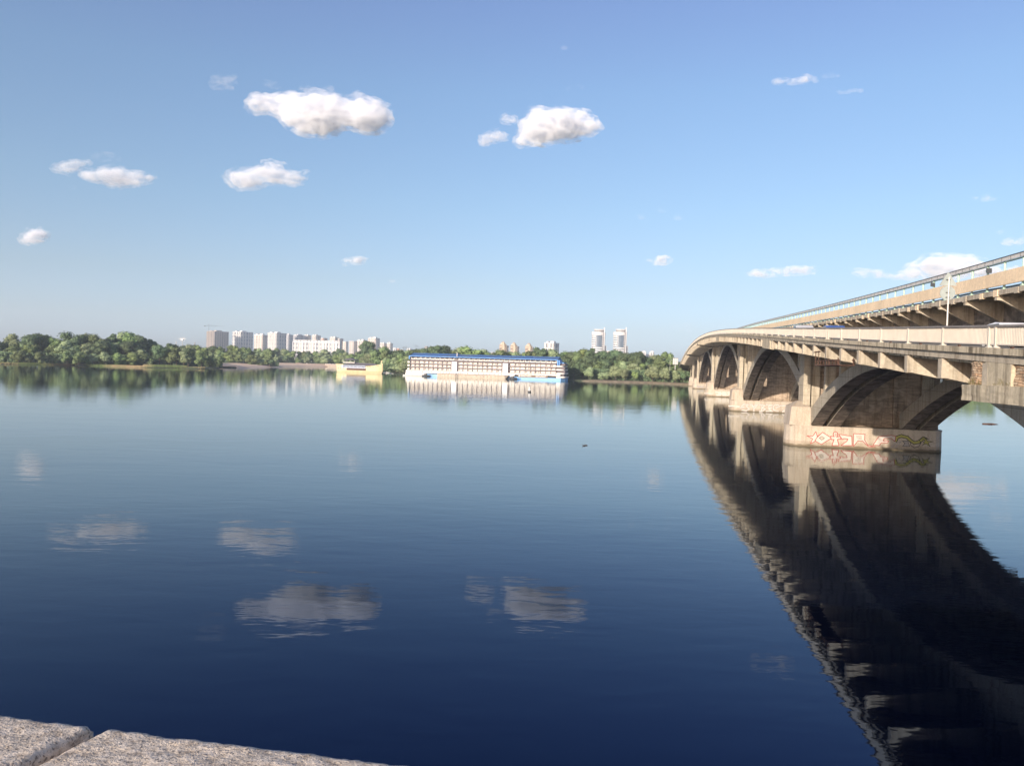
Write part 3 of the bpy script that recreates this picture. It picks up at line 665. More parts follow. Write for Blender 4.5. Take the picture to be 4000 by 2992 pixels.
def crown_mesh(kind, seed, mat):
    rnd = random.Random(seed); lobes = []
    if kind == 'round':   z0, zr, R, n = .6, .36, .4, 15
    elif kind == 'tall':  z0, zr, R, n = .56, .42, .27, 14
    elif kind == 'willow': z0, zr, R, n = .5, .42, .44, 17
    elif kind == 'open':  z0, zr, R, n = .66, .3, .42, 10
    else: z0, zr, R, n = .45, .48, .6, 12       # bush
    lobes.append((Vector((0, 0, z0)), R * .62, zr * .62))
    for i in range(n):
        a = rnd.uniform(0, 6.283); hh = rnd.uniform(-.85, .95); q = math.sqrt(max(.05, 1 - hh * hh)) * rnd.uniform(.55, .95)
        r = rnd.uniform(.26, .5)
        lobes.append((Vector((math.cos(a) * q * R * .8, math.sin(a) * q * R * .8, z0 + hh * zr * .82)), R * r, R * r * rnd.uniform(.6, .95)))
    mb = MB(); N = 2300 if kind != 'open' else 1700
    tot = sum(l[1] ** 2 for l in lobes)
    for c_, r, rzv in lobes:
        k = int(N * r * r / tot)
        for i in range(k):
            d = Vector((rnd.gauss(0, 1), rnd.gauss(0, 1), rnd.gauss(0, 1))).normalized(); rr = r * rnd.uniform(.72, 1.16)
            p = c_ + Vector((d.x * rr, d.y * rr, d.z * rzv * rnd.uniform(.75, 1.15)))
            if p.z < .02: continue
            nn = (d + Vector((rnd.uniform(-.7, .7), rnd.uniform(-.7, .7), rnd.uniform(-.4, .8)))).normalized()
            a = nn.orthogonal().normalized(); b = nn.cross(a); sz = rnd.uniform(.014, .034) * (1.2 if kind == 'bush' else 1); th = rnd.uniform(0, 3)
            a, b = a * math.cos(th) + b * math.sin(th), b * math.cos(th) - a * math.sin(th)
            if kind == 'willow': b = (b + Vector((0, 0, -.9))).normalized() * 1.5
            mb.quad([p - a * sz, p - b * sz * .7, p + a * sz, p + b * sz])
    for c_, r, rzv in lobes:      # inner mass
        k = .8 if kind != 'open' else .62
        bm = bmesh.new(); bmesh.ops.create_icosphere(bm, subdivisions=2, radius=1)
        bs = len(mb.v)
        for v in bm.verts:
            q = v.co * (1 + .25 * noise.noise(v.co * 2 + c_ * 9)); mb.v.append(tuple(c_ + Vector((q.x * r * k, q.y * r * k, q.z * rzv * k))))
        for f in bm.faces: mb.f.append(tuple(bs + v.index for v in f.verts)); mb.m.append(0)
        bm.free()
    me = bpy.data.meshes.new('crown'); me.from_pydata(mb.v, [], mb.f); me.materials.append(mat); me.update(); return me, lobes
def trunk_mesh(kind, lobes, seed):
    rnd = random.Random(seed); mb = MB(); top = .5 if kind != 'bush' else .3
    mb.tube((0, 0, -.02), (.01, .01, top * .6), .028, .019, 8); mb.tube((.01, .01, top * .6), (0, 0, top + .1), .019, .008, 7)
    for c_, r, z in lobes[1:8]: mb.tube((.005, .005, top * rnd.uniform(.4, .8)), tuple(c_ * .9), .011, .004, 5)
    me = bpy.data.meshes.new('trunk'); me.from_pydata(mb.v, [], mb.f); me.materials.append(BARK); me.update(); return me
PROT = {}
for i, (k, mi) in enumerate([('round', 0), ('round', 1), ('round', 3), ('tall', 0), ('tall', 1), ('willow', 2), ('willow', 0), ('open', 1), ('bush', 2), ('bush', 0), ('bush', 3), ('round', 2)]):
    c_, lb = crown_mesh(k, 50 + i, LM[mi]); PROT.setdefault(k, []).append((c_, trunk_mesh(k, lb, i), mi))
def tree(x, y, h, kind, label, group, rnd, wid=1., mi=None, z=.9):
    opts = PROT[kind]
    if mi is not None: opts = [q for q in opts if q[2] == mi] or opts
    cm, tm, _ = rnd.choice(opts)
    nm = {'bush': 'bush', 'willow': 'willow_tree'}.get(kind, 'tree')
    e = empty(nm, (x, y, z), rnd.uniform(0, 6.28)); ww = h * wid * rnd.uniform(.9, 1.15); e.scale = (ww, ww, h)
    tag(e, label, 'bush' if kind == 'bush' else 'tree', group)
    for nme, me in (('crown', cm), ('trunk', tm)):
        o = bpy.data.objects.new(nme, me); COL.objects.link(o); o.parent = e
    return e
rt = random.Random(5)
def interp(pts, x):
    return float(np.interp(x, [p[0] for p in pts], [p[1] for p in pts]))
KW = {'round': 'round', 'tall': 'tall slim', 'willow': 'pale drooping', 'open': 'loose open', 'bush': 'bushy'}
def row(x0, x1, n, Yf, topf, kinds, place, group, jy=6, hs=1., wid=1., mi=None):
    """n trees between two photo columns; depth Yf(px) metres, crown tops following the outline topf(px)"""
    for i in range(n):
        px = x0 + (x1 - x0) * (i + .5) / n + rt.uniform(-.3, .3) * (x1 - x0) / n
        Y = Yf(px) + rt.uniform(-jy, jy); p = at(px, topf(px), Y); z = (p.z - .9) * hs * rt.uniform(.97, 1.09)
        kd = rt.choice(kinds); 
        lab = '%s from left, %s %s, %s' % (ORD[i % 20], KW[kd], 'shrub' if kd == 'bush' else 'tree', place)
        tree(p.x, Y, max(2.2, z), kd, lab, group, rt, wid, mi)
def zo(pts, ox, oy, f): return [(ox + a / f, oy + b / f) for a, b in pts]
isl_top = zo([(0, 250), (70, 245), (120, 180), (215, 170), (262, 205), (300, 192), (400, 188), (480, 185), (525, 208), (570, 172), (660, 170), (700, 185), (790, 185), (850, 205), (950, 188), (1070, 165), (1140, 190), (1270, 178), (1340, 205), (1410, 210), (1475, 230), (1495, 290), (1540, 275), (1610, 262), (1680, 292), (1705, 315), (1740, 295), (1800, 312), (1900, 300), (2000, 300), (2212, 300)], 0, 1230, 2.458)
def islY(px): return interp([(-200, 480), (0, 492), (300, 512), (600, 545), (860, 556)], px)
row(-130, 300, 8, lambda x: islY(x) + 42, lambda x: interp(isl_top, x), ['round', 'open', 'round'], 'back row of the island wood, left half', 'trees of the island wood')
row(300, 600, 8, lambda x: islY(x) + 42, lambda x: interp(isl_top, x), ['round', 'round', 'tall'], 'back row of the island wood, right half', 'trees of the island wood')
row(600, 700, 3, lambda x: islY(x) + 30, lambda x: interp(isl_top, x), ['tall', 'round'], 'between the island wood and the island tip', 'trees of the island wood')
row(-120, 320, 9, lambda x: islY(x) + 26, lambda x: interp(isl_top, x) + 32, ['round', 'willow', 'round'], 'middle row of the island wood, left half', 'trees of the island wood', hs=.93, wid=1.1)
row(320, 610, 7, lambda x: islY(x) + 26, lambda x: interp(isl_top, x) + 30, ['round', 'willow', 'round'], 'middle row of the island wood, right half', 'trees of the island wood', hs=.95, wid=1.1)
row(-100, 340, 9, lambda x: islY(x) + 12, lambda x: interp(isl_top, x) + 66, ['willow', 'bush', 'willow'], 'front row along the island reeds, left half', 'trees of the island wood', 3, .9, 1.05)
row(340, 620, 6, lambda x: islY(x) + 12, lambda x: interp(isl_top, x) + 68, ['willow', 'bush', 'willow'], 'front row along the island reeds, right half', 'trees of the island wood', 3, .95, 1.05)
row(610, 700, 3, lambda x: islY(x) + 14, lambda x: 1355, ['willow', 'round'], 'on the shore right of the island gap', 'trees of the island wood', 3)
row(690, 800, 3, lambda x: islY(x) + 12, lambda x: 1366, ['willow', 'round'], 'at the water on the island tip', 'trees of the island wood', 3, mi=None)
row(770, 860, 4, lambda x: 572, lambda x: 1395, ['bush'], 'dark, over the water at the island tip', 'trees of the island wood', 3, wid=.8, mi=0)
for i in range(9):
    px = 40 + i * 72 + rt.uniform(-20, 20); p = gz(px, interp([(0, 1420), (860, 1438)], px)); tree(p.x, islY(px) + 7, rt.uniform(3.5, 6.5), 'bush', 'small shore bush, %s from the left behind the reeds' % ORD[i], 'shore bushes of the island', rt, 1.)
# back bank
mid_top = zo([(0, 295), (190, 300), (440, 320), (480, 295), (600, 300), (660, 305), (760, 315), (800, 330), (900, 325), (960, 320), (1050, 340), (1190, 350), (1280, 345), (1400, 340), (1560, 340), (1620, 345), (1660, 350), (1740, 345), (1770, 290), (1830, 270), (1890, 275), (1925, 330), (2000, 325), (2100, 350), (2212, 350)], 700, 1230, 2.458)
row(700, 890, 8, lambda x: 755, lambda x: interp(mid_top, x), ['round', 'round', 'tall'], 'back row left of the first beach', 'trees behind the first beach', mi=None)
row(890, 1060, 7, lambda x: 770, lambda x: interp(mid_top, x), ['round', 'tall', 'round'], 'back row below the first apartment towers', 'trees behind the first beach')
row(690, 870, 6, lambda x: 610, lambda x: 1380, ['round', 'willow', 'bush'], 'front row left of the first beach', 'trees behind the first beach', wid=.9)
row(850, 1075, 9, lambda x: 728, lambda x: interp([(850, 1372), (960, 1378), (1020, 1395), (1075, 1412)], x), ['round', 'bush', 'round'], 'on the sand edge behind the first beach', 'trees behind the first beach', 5, wid=1.1, mi=None)
row(1020, 1340, 14, lambda x: 1060, lambda x: interp(mid_top, x), ['round', 'round', 'tall'], 'far row behind the second beach', 'trees behind the second beach', 12, wid=1.1)
row(1050, 1340, 14, lambda x: 1005, lambda x: interp(mid_top, x) + 22, ['round', 'willow', 'round'], 'near row behind the second beach', 'trees behind the second beach', 6, .95, 1.1)
row(1320, 1420, 5, lambda x: 900, lambda x: interp(mid_top, x) + 8, ['round', 'tall'], 'behind the yellow ship, left of the big round tree', 'trees behind the yellow ship', 8, wid=1.1)
p = at(1446, 1338, 780); tree(p.x - 2, 780, p.z, 'round', 'big dark round tree standing above the yellow ship', 'trees behind the yellow ship', rt, .95, 1)
p = at(1440, 1350, 760); tree(p.x + 9, 790, p.z - 1, 'round', 'large round tree just right of the big dark one above the yellow ship', 'trees behind the yellow ship', rt, 1.0, 0)
row(1405, 1500, 5, lambda x: 715, lambda x: interp([(1405, 1384), (1500, 1378)], x), ['round', 'willow', 'round'], 'low group close behind the yellow ship', 'trees behind the yellow ship', 5, wid=1.3)
row(1480, 1640, 7, lambda x: 660, lambda x: interp([(1480, 1362), (1560, 1372), (1640, 1366)], x), ['round', 'tall', 'round'], 'between the yellow ship and the hotel, back row', 'trees between the ship and the hotel', wid=1.1)
row(1500, 1610, 6, lambda x: interp([(1500, 640), (1610, 560)], x), lambda x: interp([(1500, 1402), (1610, 1390)], x), ['willow', 'round'], 'between the yellow ship and the hotel, front row', 'trees between the ship and the hotel', 5)
row(1525, 1600, 5, lambda x: interp([(1525, 575), (1600, 545)], x), lambda x: interp([(1525, 1428), (1600, 1402)], x), ['bush', 'willow'], 'at the water left of the hotel hull', 'trees between the ship and the hotel', 2, wid=1.2, mi=2)
hot_top = zo([(300, 115), (380, 105), (440, 100), (540, 110), (562, 75), (630, 60), (695, 75), (710, 115), (780, 120), (845, 125), (860, 95), (965, 92), (985, 75), (1030, 110), (1060, 120), (1150, 115), (1240, 135), (1300, 125), (1360, 115), (1440, 140), (1560, 130), (1700, 120), (1740, 80), (1780, 110), (1820, 90), (1900, 90), (1960, 140), (2060, 145)], 1500, 1330, 2.949)
row(1600, 1900, 11, lambda x: 600, lambda x: interp(hot_top, x), ['round', 'open', 'round'], 'rising behind the left half of the hotel roof', 'trees behind the hotel', 10, 1., 1.15)
row(1900, 2210, 12, lambda x: 590, lambda x: interp(hot_top, x), ['round', 'tall', 'round'], 'rising behind the right half of the hotel roof', 'trees behind the hotel', 10, 1., 1.15)
p = at(1713, 1350, 580); tree(p.x, 580, p.z - .9, 'open', 'umbrella shaped open tree standing over the left hotel roof', 'trees behind the hotel', rt, .85, 1)
rgt_top = zo([(740, 380), (800, 362), (880, 370), (900, 345), (960, 330), (1010, 335), (1060, 315), (1110, 335), (1160, 360), (1240, 350), (1300, 350), (1380, 370), (1440, 360), (1500, 370), (1560, 385), (1620, 395), (1700, 405), (1745, 400), (1790, 335), (1830, 328), (1880, 345), (1895, 420), (2040, 450)], 1900, 1240, 2.602)
row(2195, 2420, 10, lambda x: 560, lambda x: interp(rgt_top, x), ['round', 'tall', 'round'], 'back row below the twin towers', 'trees of the right bank', 8, 1., 1.1)
row(2420, 2700, 10, lambda x: 545, lambda x: interp(rgt_top, x), ['round', 'round', 'tall'], 'back row between twin towers and bridge', 'trees of the right bank', 8, 1., 1.1)
row(2200, 2430, 8, lambda x: 530, lambda x: interp(rgt_top, x) + 28, ['round', 'round', 'tall'], 'middle row below the twin towers', 'trees of the right bank', 5, .95, 1.1)
row(2430, 2700, 9, lambda x: 512, lambda x: interp(rgt_top, x) + 30, ['round', 'willow', 'round'], 'middle row left of the bridge', 'trees of the right bank', 5, .95, 1.1)
row(2205, 2290, 3, lambda x: 508, lambda x: 1440, ['round'], 'in the dark gap beside the hotel stern', 'trees of the right bank', 2, mi=1)
for px, ty, lab, kd in ((2302, 1432, 'pale green rounded tree on the bank just left of the white pergola', 'willow'), (2360, 1445, 'small bush tree right of the white pergola', 'bush'), (2405, 1425, 'broad pale willow at the water between pergola and sandy gap', 'willow'),
                        (2442, 1440, 'leaning pale willow right beside the broad one', 'willow'), (2480, 1450, 'bushy tree just left of the sandy gap', 'round'), (2550, 1428, 'broad pale willow right of the sandy gap', 'willow'), (2598, 1434, 'pale willow second from the bridge at the water', 'willow'), (2640, 1444, 'pale willow nearest the bridge at the water', 'willow'), (2670, 1460, 'low dark tree tucked under the far bridge end', 'round')):
    Y = interp([(2300, 499), (2680, 474)], px) + 6; p = at(px, ty, Y); tree(p.x, Y, p.z - .7, kd, lab, 'trees of the right bank', rt, .95, 2 if kd == 'willow' else None)
row(2750, 4300, 20, lambda x: interp([(2750, 540), (3200, 660), (4300, 800)], x), lambda x: interp([(2750, 1385), (4300, 1410)], x), ['round', 'willow', 'tall'], 'along the far bank seen past the bridge', 'trees beyond the bridge', 12, 1., 1.3)

# understorey so the wood closes at its foot
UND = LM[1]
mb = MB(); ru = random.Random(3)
def under(x0, x1, Yf, hmax, n):
    for i in range(n):
        px = ru.uniform(x0, x1); Y = Yf(px) + ru.uniform(-3, 6); p = at(px, 1400, Y); z = ru.uniform(.2, hmax); s_ = ru.uniform(.4, .8)
        d = Vector((ru.uniform(-1, 1), -1, ru.uniform(-.2, 1))).normalized(); a = d.orthogonal().normalized() * s_; b = d.cross(a).normalized() * s_; c_ = Vector((p.x, Y, z + .9)); mb.quad([c_ - a, c_ - b, c_ + a, c_ + b])
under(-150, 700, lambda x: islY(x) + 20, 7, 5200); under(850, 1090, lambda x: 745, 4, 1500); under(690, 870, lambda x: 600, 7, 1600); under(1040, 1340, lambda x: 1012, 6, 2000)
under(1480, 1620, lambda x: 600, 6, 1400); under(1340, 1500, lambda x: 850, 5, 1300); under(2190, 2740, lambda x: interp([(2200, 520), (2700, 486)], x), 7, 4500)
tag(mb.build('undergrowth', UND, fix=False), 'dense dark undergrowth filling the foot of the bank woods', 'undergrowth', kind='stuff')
# reeds
RE = NM('reed_blades'); RE = RE.done(RE.ramp(RE.noise(.04, 4), [(.38, (.11, .15, .05)), (.58, (.33, .25, .14))]), .9)
mb = MB()
for i in range(9000):
    px = ru.uniform(-60, 800); p = gz(px, interp([(-60, 1421), (0, 1422), (300, 1427.5), (600, 1436.5), (780, 1440.5)], px)); Y = p.y + ru.uniform(-1.5, 5); h = ru.uniform(.6, 1.3) * (1.7 if 560 < px < 730 else 1)
    x = p.x * Y / p.y; w_ = ru.uniform(.08, .2); l_ = ru.uniform(-.3, .3); mb.quad([(x - w_, Y, -.1), (x + w_, Y, -.1), (x + l_ + w_ * .3, Y, h), (x + l_ - w_ * .3, Y, h)])
tag(mb.build('reeds', RE, fix=False), 'belt of tan and green reeds along the island shore', 'reeds', kind='stuff')
# ================================================================== CITY
def facade(name, wall, glass, fl=3.0, bay=3.2, wz=(.28, .8), wx=(.2, .72), var=.12):
    m = NM(name); s = m.n('SeparateXYZ'); m.l(m.co(), s.inputs[0]); u = m.math('ADD', s.outputs[0], s.outputs[1])
    def band(v, per, lo, hi):
        f = m.math('FRACT', m.math('DIVIDE', v, per)); return m.math('MULTIPLY', m.math('GREATER_THAN', f, lo), m.math('LESS_THAN', f, hi))
    g = m.math('MULTIPLY', band(s.outputs[2], fl, *wz), band(u, bay, *wx))
    w_ = m.ramp(m.noise(.2, 4), [(.3, tuple(v * (1 - var) for v in wall)), (.7, wall)])
    wn = m.n('TexWhiteNoise'); fl_ = m.n('Vector'+'Math', operation='FLOOR'); cb = m.n('CombineXYZ'); m.l(m.math('DIVIDE', u, bay), cb.inputs[0]); m.l(m.math('DIVIDE', s.outputs[2], fl), cb.inputs[1]); m.l(cb.outputs[0], fl_.inputs[0]); m.l(fl_.outputs[0], wn.inputs['Vector'])
    gl = m.mix(wn.outputs[0], glass, tuple(min(1, v * 1.9 + .02) for v in glass))
    col = m.mix(g, w_, gl); mat = m.done(col, .6, None, .35); return mat
F_TAN = facade('facade_tan', (.4, .34, .3), (.1, .09, .09), 3, 9, (.1, .9), (.25, .68))
F_WHT = facade('facade_white', (.66, .62, .58), (.1, .11, .14), 12, 11, (.12, .86), (.25, .68))
F_CRM = facade('facade_cream', (.66, .57, .48), (.13, .12, .12), 9, 10, (.1, .85), (.3, .66))
F_BEI = facade('facade_beige', (.64, .52, .37), (.14, .1, .08), 8.7, 8, (.2, .85), (.4, .7))
F_GRY = facade('facade_grey', (.44, .43, .44), (.09, .1, .13), 12, 10, (.25, .8), (.3, .75))
F_ORG = facade('facade_orange', (.5, .24, .13), (.2, .15, .12), 3, 3, (.3, .75), (.3, .7))
WH = plain('city_white', (.68, .65, .63), .7, .2, 0, .05); GLS = plain('city_glass', (.12, .15, .19), .25, .6, 0, .3, .1); BEI = plain('city_beige', (.55, .42, .3), .8); GRC = plain('city_grey', (.3, .28, .28), .8)
def bld(label, x0, xs, x1, ytop, Y, mat, name='apartment_tower', th=30, cat='building', group=None, crown=0, trim=None, stacks=3, zb=.5, ribs=0):
    """block whose lit left face spans photo columns x0..xs and whose shaded right face spans xs..x1"""
    c = at(xs, ytop, Y); Hh = c.z; th = R_(th)
    a = (xs - x0) / 3000 * Y / math.cos(th); b = (x1 - xs) / 3000 * Y / max(.3, math.sin(th)); trim = trim or WH
    e = empty(name, (c.x, Y, zb), -th); tag(e, label, cat, group); Hh -= zb; top = Hh - (3.5 if crown else 1.2)
    mb = MB(); mb.box(-a, 0, 0, b, 0, top); mb.build('wall', mat, e)
    mb = MB(); mb.box(-a - .35, .35, -.35, b + .35, top + .01, top + 1.2); rf = mb.build('parapet', trim, e)
    if crown:
        for i, (u, v, s_, hh) in enumerate([(.2, .3, .13, 3.4), (.5, .5, .15, 3.5), (.8, .3, .12, 2.9)]):
            mb = MB(); mb.box(-a * u - a * s_, -a * u + a * s_, b * v - b * .15, b * v + b * .2, top + 1.21, top + 1.2 + hh); mb.build('roof_house', trim if i != 1 else mat, rf)
    for i in range(stacks):      # projecting balcony stacks on the lit face, slabs on every floor
        u = -a * (i + .5) / stacks; wd = a / stacks * .27; mb = MB(); z = 3
        mb.box(u - wd, u - wd + .35, -1.15, -.01, 2, top); mb.box(u + wd - .35, u + wd, -1.15, -.01, 2, top)
        while z < top - 1: mb.box(u - wd + .36, u + wd - .36, -1.3, -.02, z, z + 1.15); z += 3.0
        mb.build('balcony_stack', trim, e)
    if b > 8:
        for i in range(2):
            v = b * (i + .5) / 2; wd = b * .13; mb = MB(); z = 3
            while z < top - 1: mb.box(.02, 1.3, v - wd, v + wd, z, z + 1.15); z += 3.0
            mb.build('balcony_stack', trim, e)
    for i in range(ribs):
        u = -a * i / max(1, ribs - 1); mb = MB(); mb.box(u - .4, u + .4, -1.5, -.015, 0, top - .02); mb.build('facade_rib', trim, e)
    return e
def zx(x): return 700 + x / 2.458
def zy(y): return 1230 + y / 2.458
AP = 'apartment towers behind the beaches'
bld('tan ribbed unfinished tower under the crane, leftmost of the skyline', zx(245), zx(342), zx(424), zy(150), 2500, F_TAN, crown=1, ribs=8, stacks=0, trim=plain('tan_trim', (.45, .39, .35), .8))
bld('white tower with patched grey windows, second from the left of the skyline', zx(490), zx(592), zx(666), zy(155), 2600, F_WHT, crown=1)
bld('cream block at the left of the merged apartment row', zx(702), zx(800), zx(832), zy(184), 2500, F_CRM, crown=1)
bld('taller white-topped tower with balcony grid in the merged apartment row', zx(830), zx(935), zx(998), zy(166), 2450, F_WHT, crown=1, stacks=4)
bld('grey white tower right behind the tall balcony-grid tower', zx(1000), zx(1050), zx(1080), zy(184), 2700, F_GRY, crown=1, stacks=2)
bld('cream tower rising left of the long white block end', zx(1085), zx(1130), zx(1192), zy(188), 2750, F_GRY, crown=1, stacks=2)
bld('white-topped cream tower behind the left part of the long white block', zx(1192), zx(1235), zx(1256), zy(190), 2800, F_CRM, crown=1, stacks=2)
bld('white-topped brownish tower behind the middle of the long white block', zx(1268), zx(1312), zx(1345), zy(190), 2800, F_CRM, crown=1, stacks=2)
bld('low brown roof house behind the middle right of the long white block', zx(1345), zx(1385), zx(1412), zy(222), 2900, F_ORG, stacks=1)
bld('cream tower behind the right part of the long white block', zx(1438), zx(1495), zx(1522), zy(210), 2800, F_CRM, crown=1, stacks=2)
bld('brown grey tower standing at the right end of the long white block', zx(1520), zx(1540), zx(1567), zy(226), 2600, F_TAN, stacks=1)
e = bld('long white arcaded block in front of the tower row', zx(1065), zx(1540), zx(1552), zy(250), 2300, F_WHT, name='apartment_block', th=12, stacks=0, ribs=0)
a_ = (475 / 2.458) / 3000 * 2300 / math.cos(R_(12)); Ht = at(zx(1540), zy(250), 2300).z - 1.7
for i in range(19):
    u = -a_ * i / 18; mb = MB(); mb.box(u - 1.0, u + 1.0, -1.6, -.015, 0, Ht - 6.2); mb.build('facade_rib', WH, e)
mb = MB(); mb.box(-a_ - 1, 1, -1.7, -.02, Ht - 6.18, Ht - 4); mb.build('cornice', WH, e)
bld('pale block right of the long white block', zx(1566), zx(1600), zx(1616), zy(256), 2600, F_CRM, stacks=1)
bld('cream tower first of the pair left of the tall stepped one', zx(1625), zx(1675), zx(1700), zy(252), 2500, F_CRM, stacks=2)
bld('cream tower second of the pair left of the tall stepped one', zx(1700), zx(1765), zx(1800), zy(238), 2500, F_CRM, crown=1, stacks=2)
bld('tall cream tower with white crown above the round tree', zx(1805), zx(1885), zx(1918), zy(217), 2400, F_CRM, crown=1)
bld('cream tower left of the lower pair over the yellow ship', zx(1920), zx(1965), zx(1988), zy(266), 2700, F_CRM, crown=1, stacks=2)
bld('cream tower with blue grey side over the bow of the yellow ship', zx(1990), zx(2025), zx(2046), zy(266), 2700, F_CRM, crown=1, stacks=2)
bld('low white house right of the towers above the yellow ship', zx(2050), zx(2080), zx(2090), zy(318), 3000, F_WHT, name='house', stacks=0)
bld('low orange house between the white ones above the hotel end', zx(2090), zx(2112), zx(2118), zy(320), 3000, F_ORG, name='house', stacks=0)
bld('low white house with flat roof right of the orange one', zx(2118), zx(2150), zx(2160), zy(332), 2900, F_WHT, name='house', stacks=0)
def z3x(x): return 1500 + x / 2.949
def z3y(y): return 1330 + y / 2.949
bld('small white stepped house peeking above the left hotel roof', z3x(258), z3x(300), z3x(325), z3y(92), 2800, F_WHT, name='house', stacks=0, crown=1)
bld('grey brown slab above the left end of the hotel roof', z3x(465), z3x(500), z3x(509), z3y(66), 2600, F_TAN, stacks=1, trim=GRC)
bld('small grey house above the middle of the left hotel roof', z3x(770), z3x(796), z3x(804), z3y(123), 1800, F_GRY, name='house', stacks=0)
bld('white low house between the trees over the hotel middle', z3x(1135), z3x(1175), z3x(1188), z3y(108), 2000, F_WHT, name='house', stacks=0)
bld('small cream roof low behind trees left of the domed towers', z3x(1235), z3x(1268), z3x(1278), z3y(136), 2100, F_CRM, name='house', stacks=0)
def domed(label, x0, xs, x1, ytop, Y):
    c = at((x0 + xs) / 2, ytop, Y); r = (xs - x0) / 2 / 3000 * Y * 1.04; h = c.z; e = empty('domed_tower', (c.x, Y, .5)); tag(e, label, 'building', 'domed beige towers behind the hotel')
    def oc(r_, z, ph=22.5): return [(r_ * math.cos(R_(ph + 45 * i)), r_ * math.sin(R_(ph + 45 * i)), z) for i in range(8)]
    mb = MB(); mb.prism(oc(r * 1.05, 0), oc(r * 1.05, h * .85)); mb.build('wall', F_BEI, e)
    mb = MB(); mb.prism(oc(r * .8, h * .851), oc(r * .8, h * .91)); up = mb.build('upper_storey', F_BEI, e)
    mb = MB(); mb.prism(oc(r * .52, h * .911), oc(r * .5, h * .945)); mb.prism(oc(r * .54, h * .946), oc(r * .15, h * .975)); mb.tube((0, 0, h * .97), (0, 0, h), .5, .2, 6); mb.build('dome', BEI, up)
    mb = MB(); mb.prism(oc(r * 1.12, h * .85 + .01), oc(r * 1.12, h * .85 + 1.2)); mb.build('parapet', BEI, e)
    wr = (x1 - xs) / 3000 * Y
    mb = MB(); mb.box(r * .9, r * .95 + wr, r * .2, r * 1.6, 0, h * .83); mb.build('side_wing', F_GRY, e)
    for q in range(4):
        a = R_(-150 + 40 * q); mb = MB(); z = 3
        while z < h * .83: mb.box(r * 1.0 * math.cos(a) - 1.6, r * math.cos(a) + 1.6, r * math.sin(a) - 1.2, r * math.sin(a) + 1.2, z, z + 1.1); z += 2.9
        mb.build('balcony_stack', BEI, e)
domed('tallest beige domed tower, left of the three over the hotel roof', z3x(1334), z3x(1412), z3x(1440), z3y(8), 1900)
domed('beige domed tower in the middle of the three over the hotel roof', z3x(1460), z3x(1536), z3x(1562), z3y(18), 1900)
domed('shorter beige domed tower, right of the three over the hotel roof', z3x(1630), z3x(1710), z3x(1728), z3y(27), 1900)
bld('wide white and brown apartment tower over the right part of the hotel roof', z3x(1852), z3x(1955), z3x(2026), z3y(14), 1700, F_WHT, crown=1, stacks=4)
def z4x(x): return 1900 + x / 2.602
def z4y(y): return 1240 + y / 2.602
def twin(label, x0, x1):
    Y = 1900; xc = (x0 + x1) / 2; c = at(z4x(xc), z4y(118), Y); W = (x1 - x0) / 2.602 / 3000 * Y; h = c.z; k = W / 150
    e = empty('twin_tower', (c.x, Y, .5)); tag(e, label, 'skyscraper', 'the two white and glass towers')
    def pt(zx_, zy_): return ((zx_ - 75) * k, h * (1 - (zy_ - 118) / 320.))  # local sketch frame: 150 wide
    def el(cx, rx, ry, z, n=20): return [(cx + rx * math.cos(2 * math.pi * i / n), ry * math.sin(2 * math.pi * i / n), z) for i in range(n)]
    cx = -5 * k; rx = 66 * k
    ztop = h * .92
    mb = MB(); mb.prism(el(cx, rx, rx * .8, 0), el(cx, rx, rx * .8, ztop)); mb.build('glass_core', GLS, e)
    n = 15
    for i in range(n):
        z = h * (.05 + .8 * i / n)
        ring = el(cx, rx * 1.05, rx * .86, z, 24)
        if z > h * .56:      # front glass bay left free of bands
            mbb = MB(); 
            for j in range(24):
                a = 2 * math.pi * (j + .5) / 24 / 1.0
                if math.sin(a) < -.6 and -.5 < math.cos(a) < .55: continue
                p, q = ring[j], ring[(j + 1) % 24]; f = .93
                mbb.hexa([(cx + (p[0] - cx) * f, p[1] * f, z), (p[0], p[1], z), (q[0], q[1], z), (cx + (q[0] - cx) * f, q[1] * f, z), (cx + (p[0] - cx) * f, p[1] * f, z + 3.1), (p[0], p[1], z + 3.1), (q[0], q[1], z + 3.1), (cx + (q[0] - cx) * f, q[1] * f, z + 3.1)])
        else:
            mbb = MB(); mbb.prism(ring, [(x, y, z + 3.1) for x, y, _ in ring])
        mbb.build('floor_band', WH, e, fix=False)
    mb = MB(); mb.prism(el(cx, rx * 1.06, rx * .87, ztop - h * .075), el(cx, rx * 1.06, rx * .87, ztop)); mb.build('crown_band', WH, e)
    mb = MB(); mb.prism(el(cx + 4 * k, rx * .72, rx * .6, ztop + .01), el(cx + 4 * k, rx * .72, rx * .6, h * .965)); mb.build('roof_house', GRC, e)
    mb = MB(); mb.prism(el(cx + 4 * k, rx * .8, rx * .7, h * .966), el(cx + 4 * k, rx * .8, rx * .7, h * .985)); mb.build('roof_disc', WH, e)
    mb = MB(); mb.box(44 * k, 52 * k, -rx * .78, -rx * .4, 0, h * 1.03); mb.build('white_fin', WH, e)
    mb = MB(); mb.box(34 * k, 40 * k, -rx * .82, -rx * .5, 0, ztop); mb.build('dark_strip', GRC, e)
    mb = MB(); mb.box(58 * k, 74 * k, -rx * .3, rx * .7, 0, h * .6); wg = mb.build('side_wing', GRC, e)
    mb = MB()
    for i in range(18): z = h * .6 * (i + .3) / 18; mb.box(57.5 * k, 76 * k, -rx * .36, rx * .74, z, z + 1.4)
    mb.build('floor_band', WH, wg)
    mb = MB(); mb.box(-72 * k, -56 * k, -rx * .4, 0, 0, h * .3); mb.build('lower_wing', GRC, e)
twin('left one of the two tall white and glass towers', 1072, 1222)
twin('right one of the two tall white and glass towers, nearer the bridge', 1292, 1442)
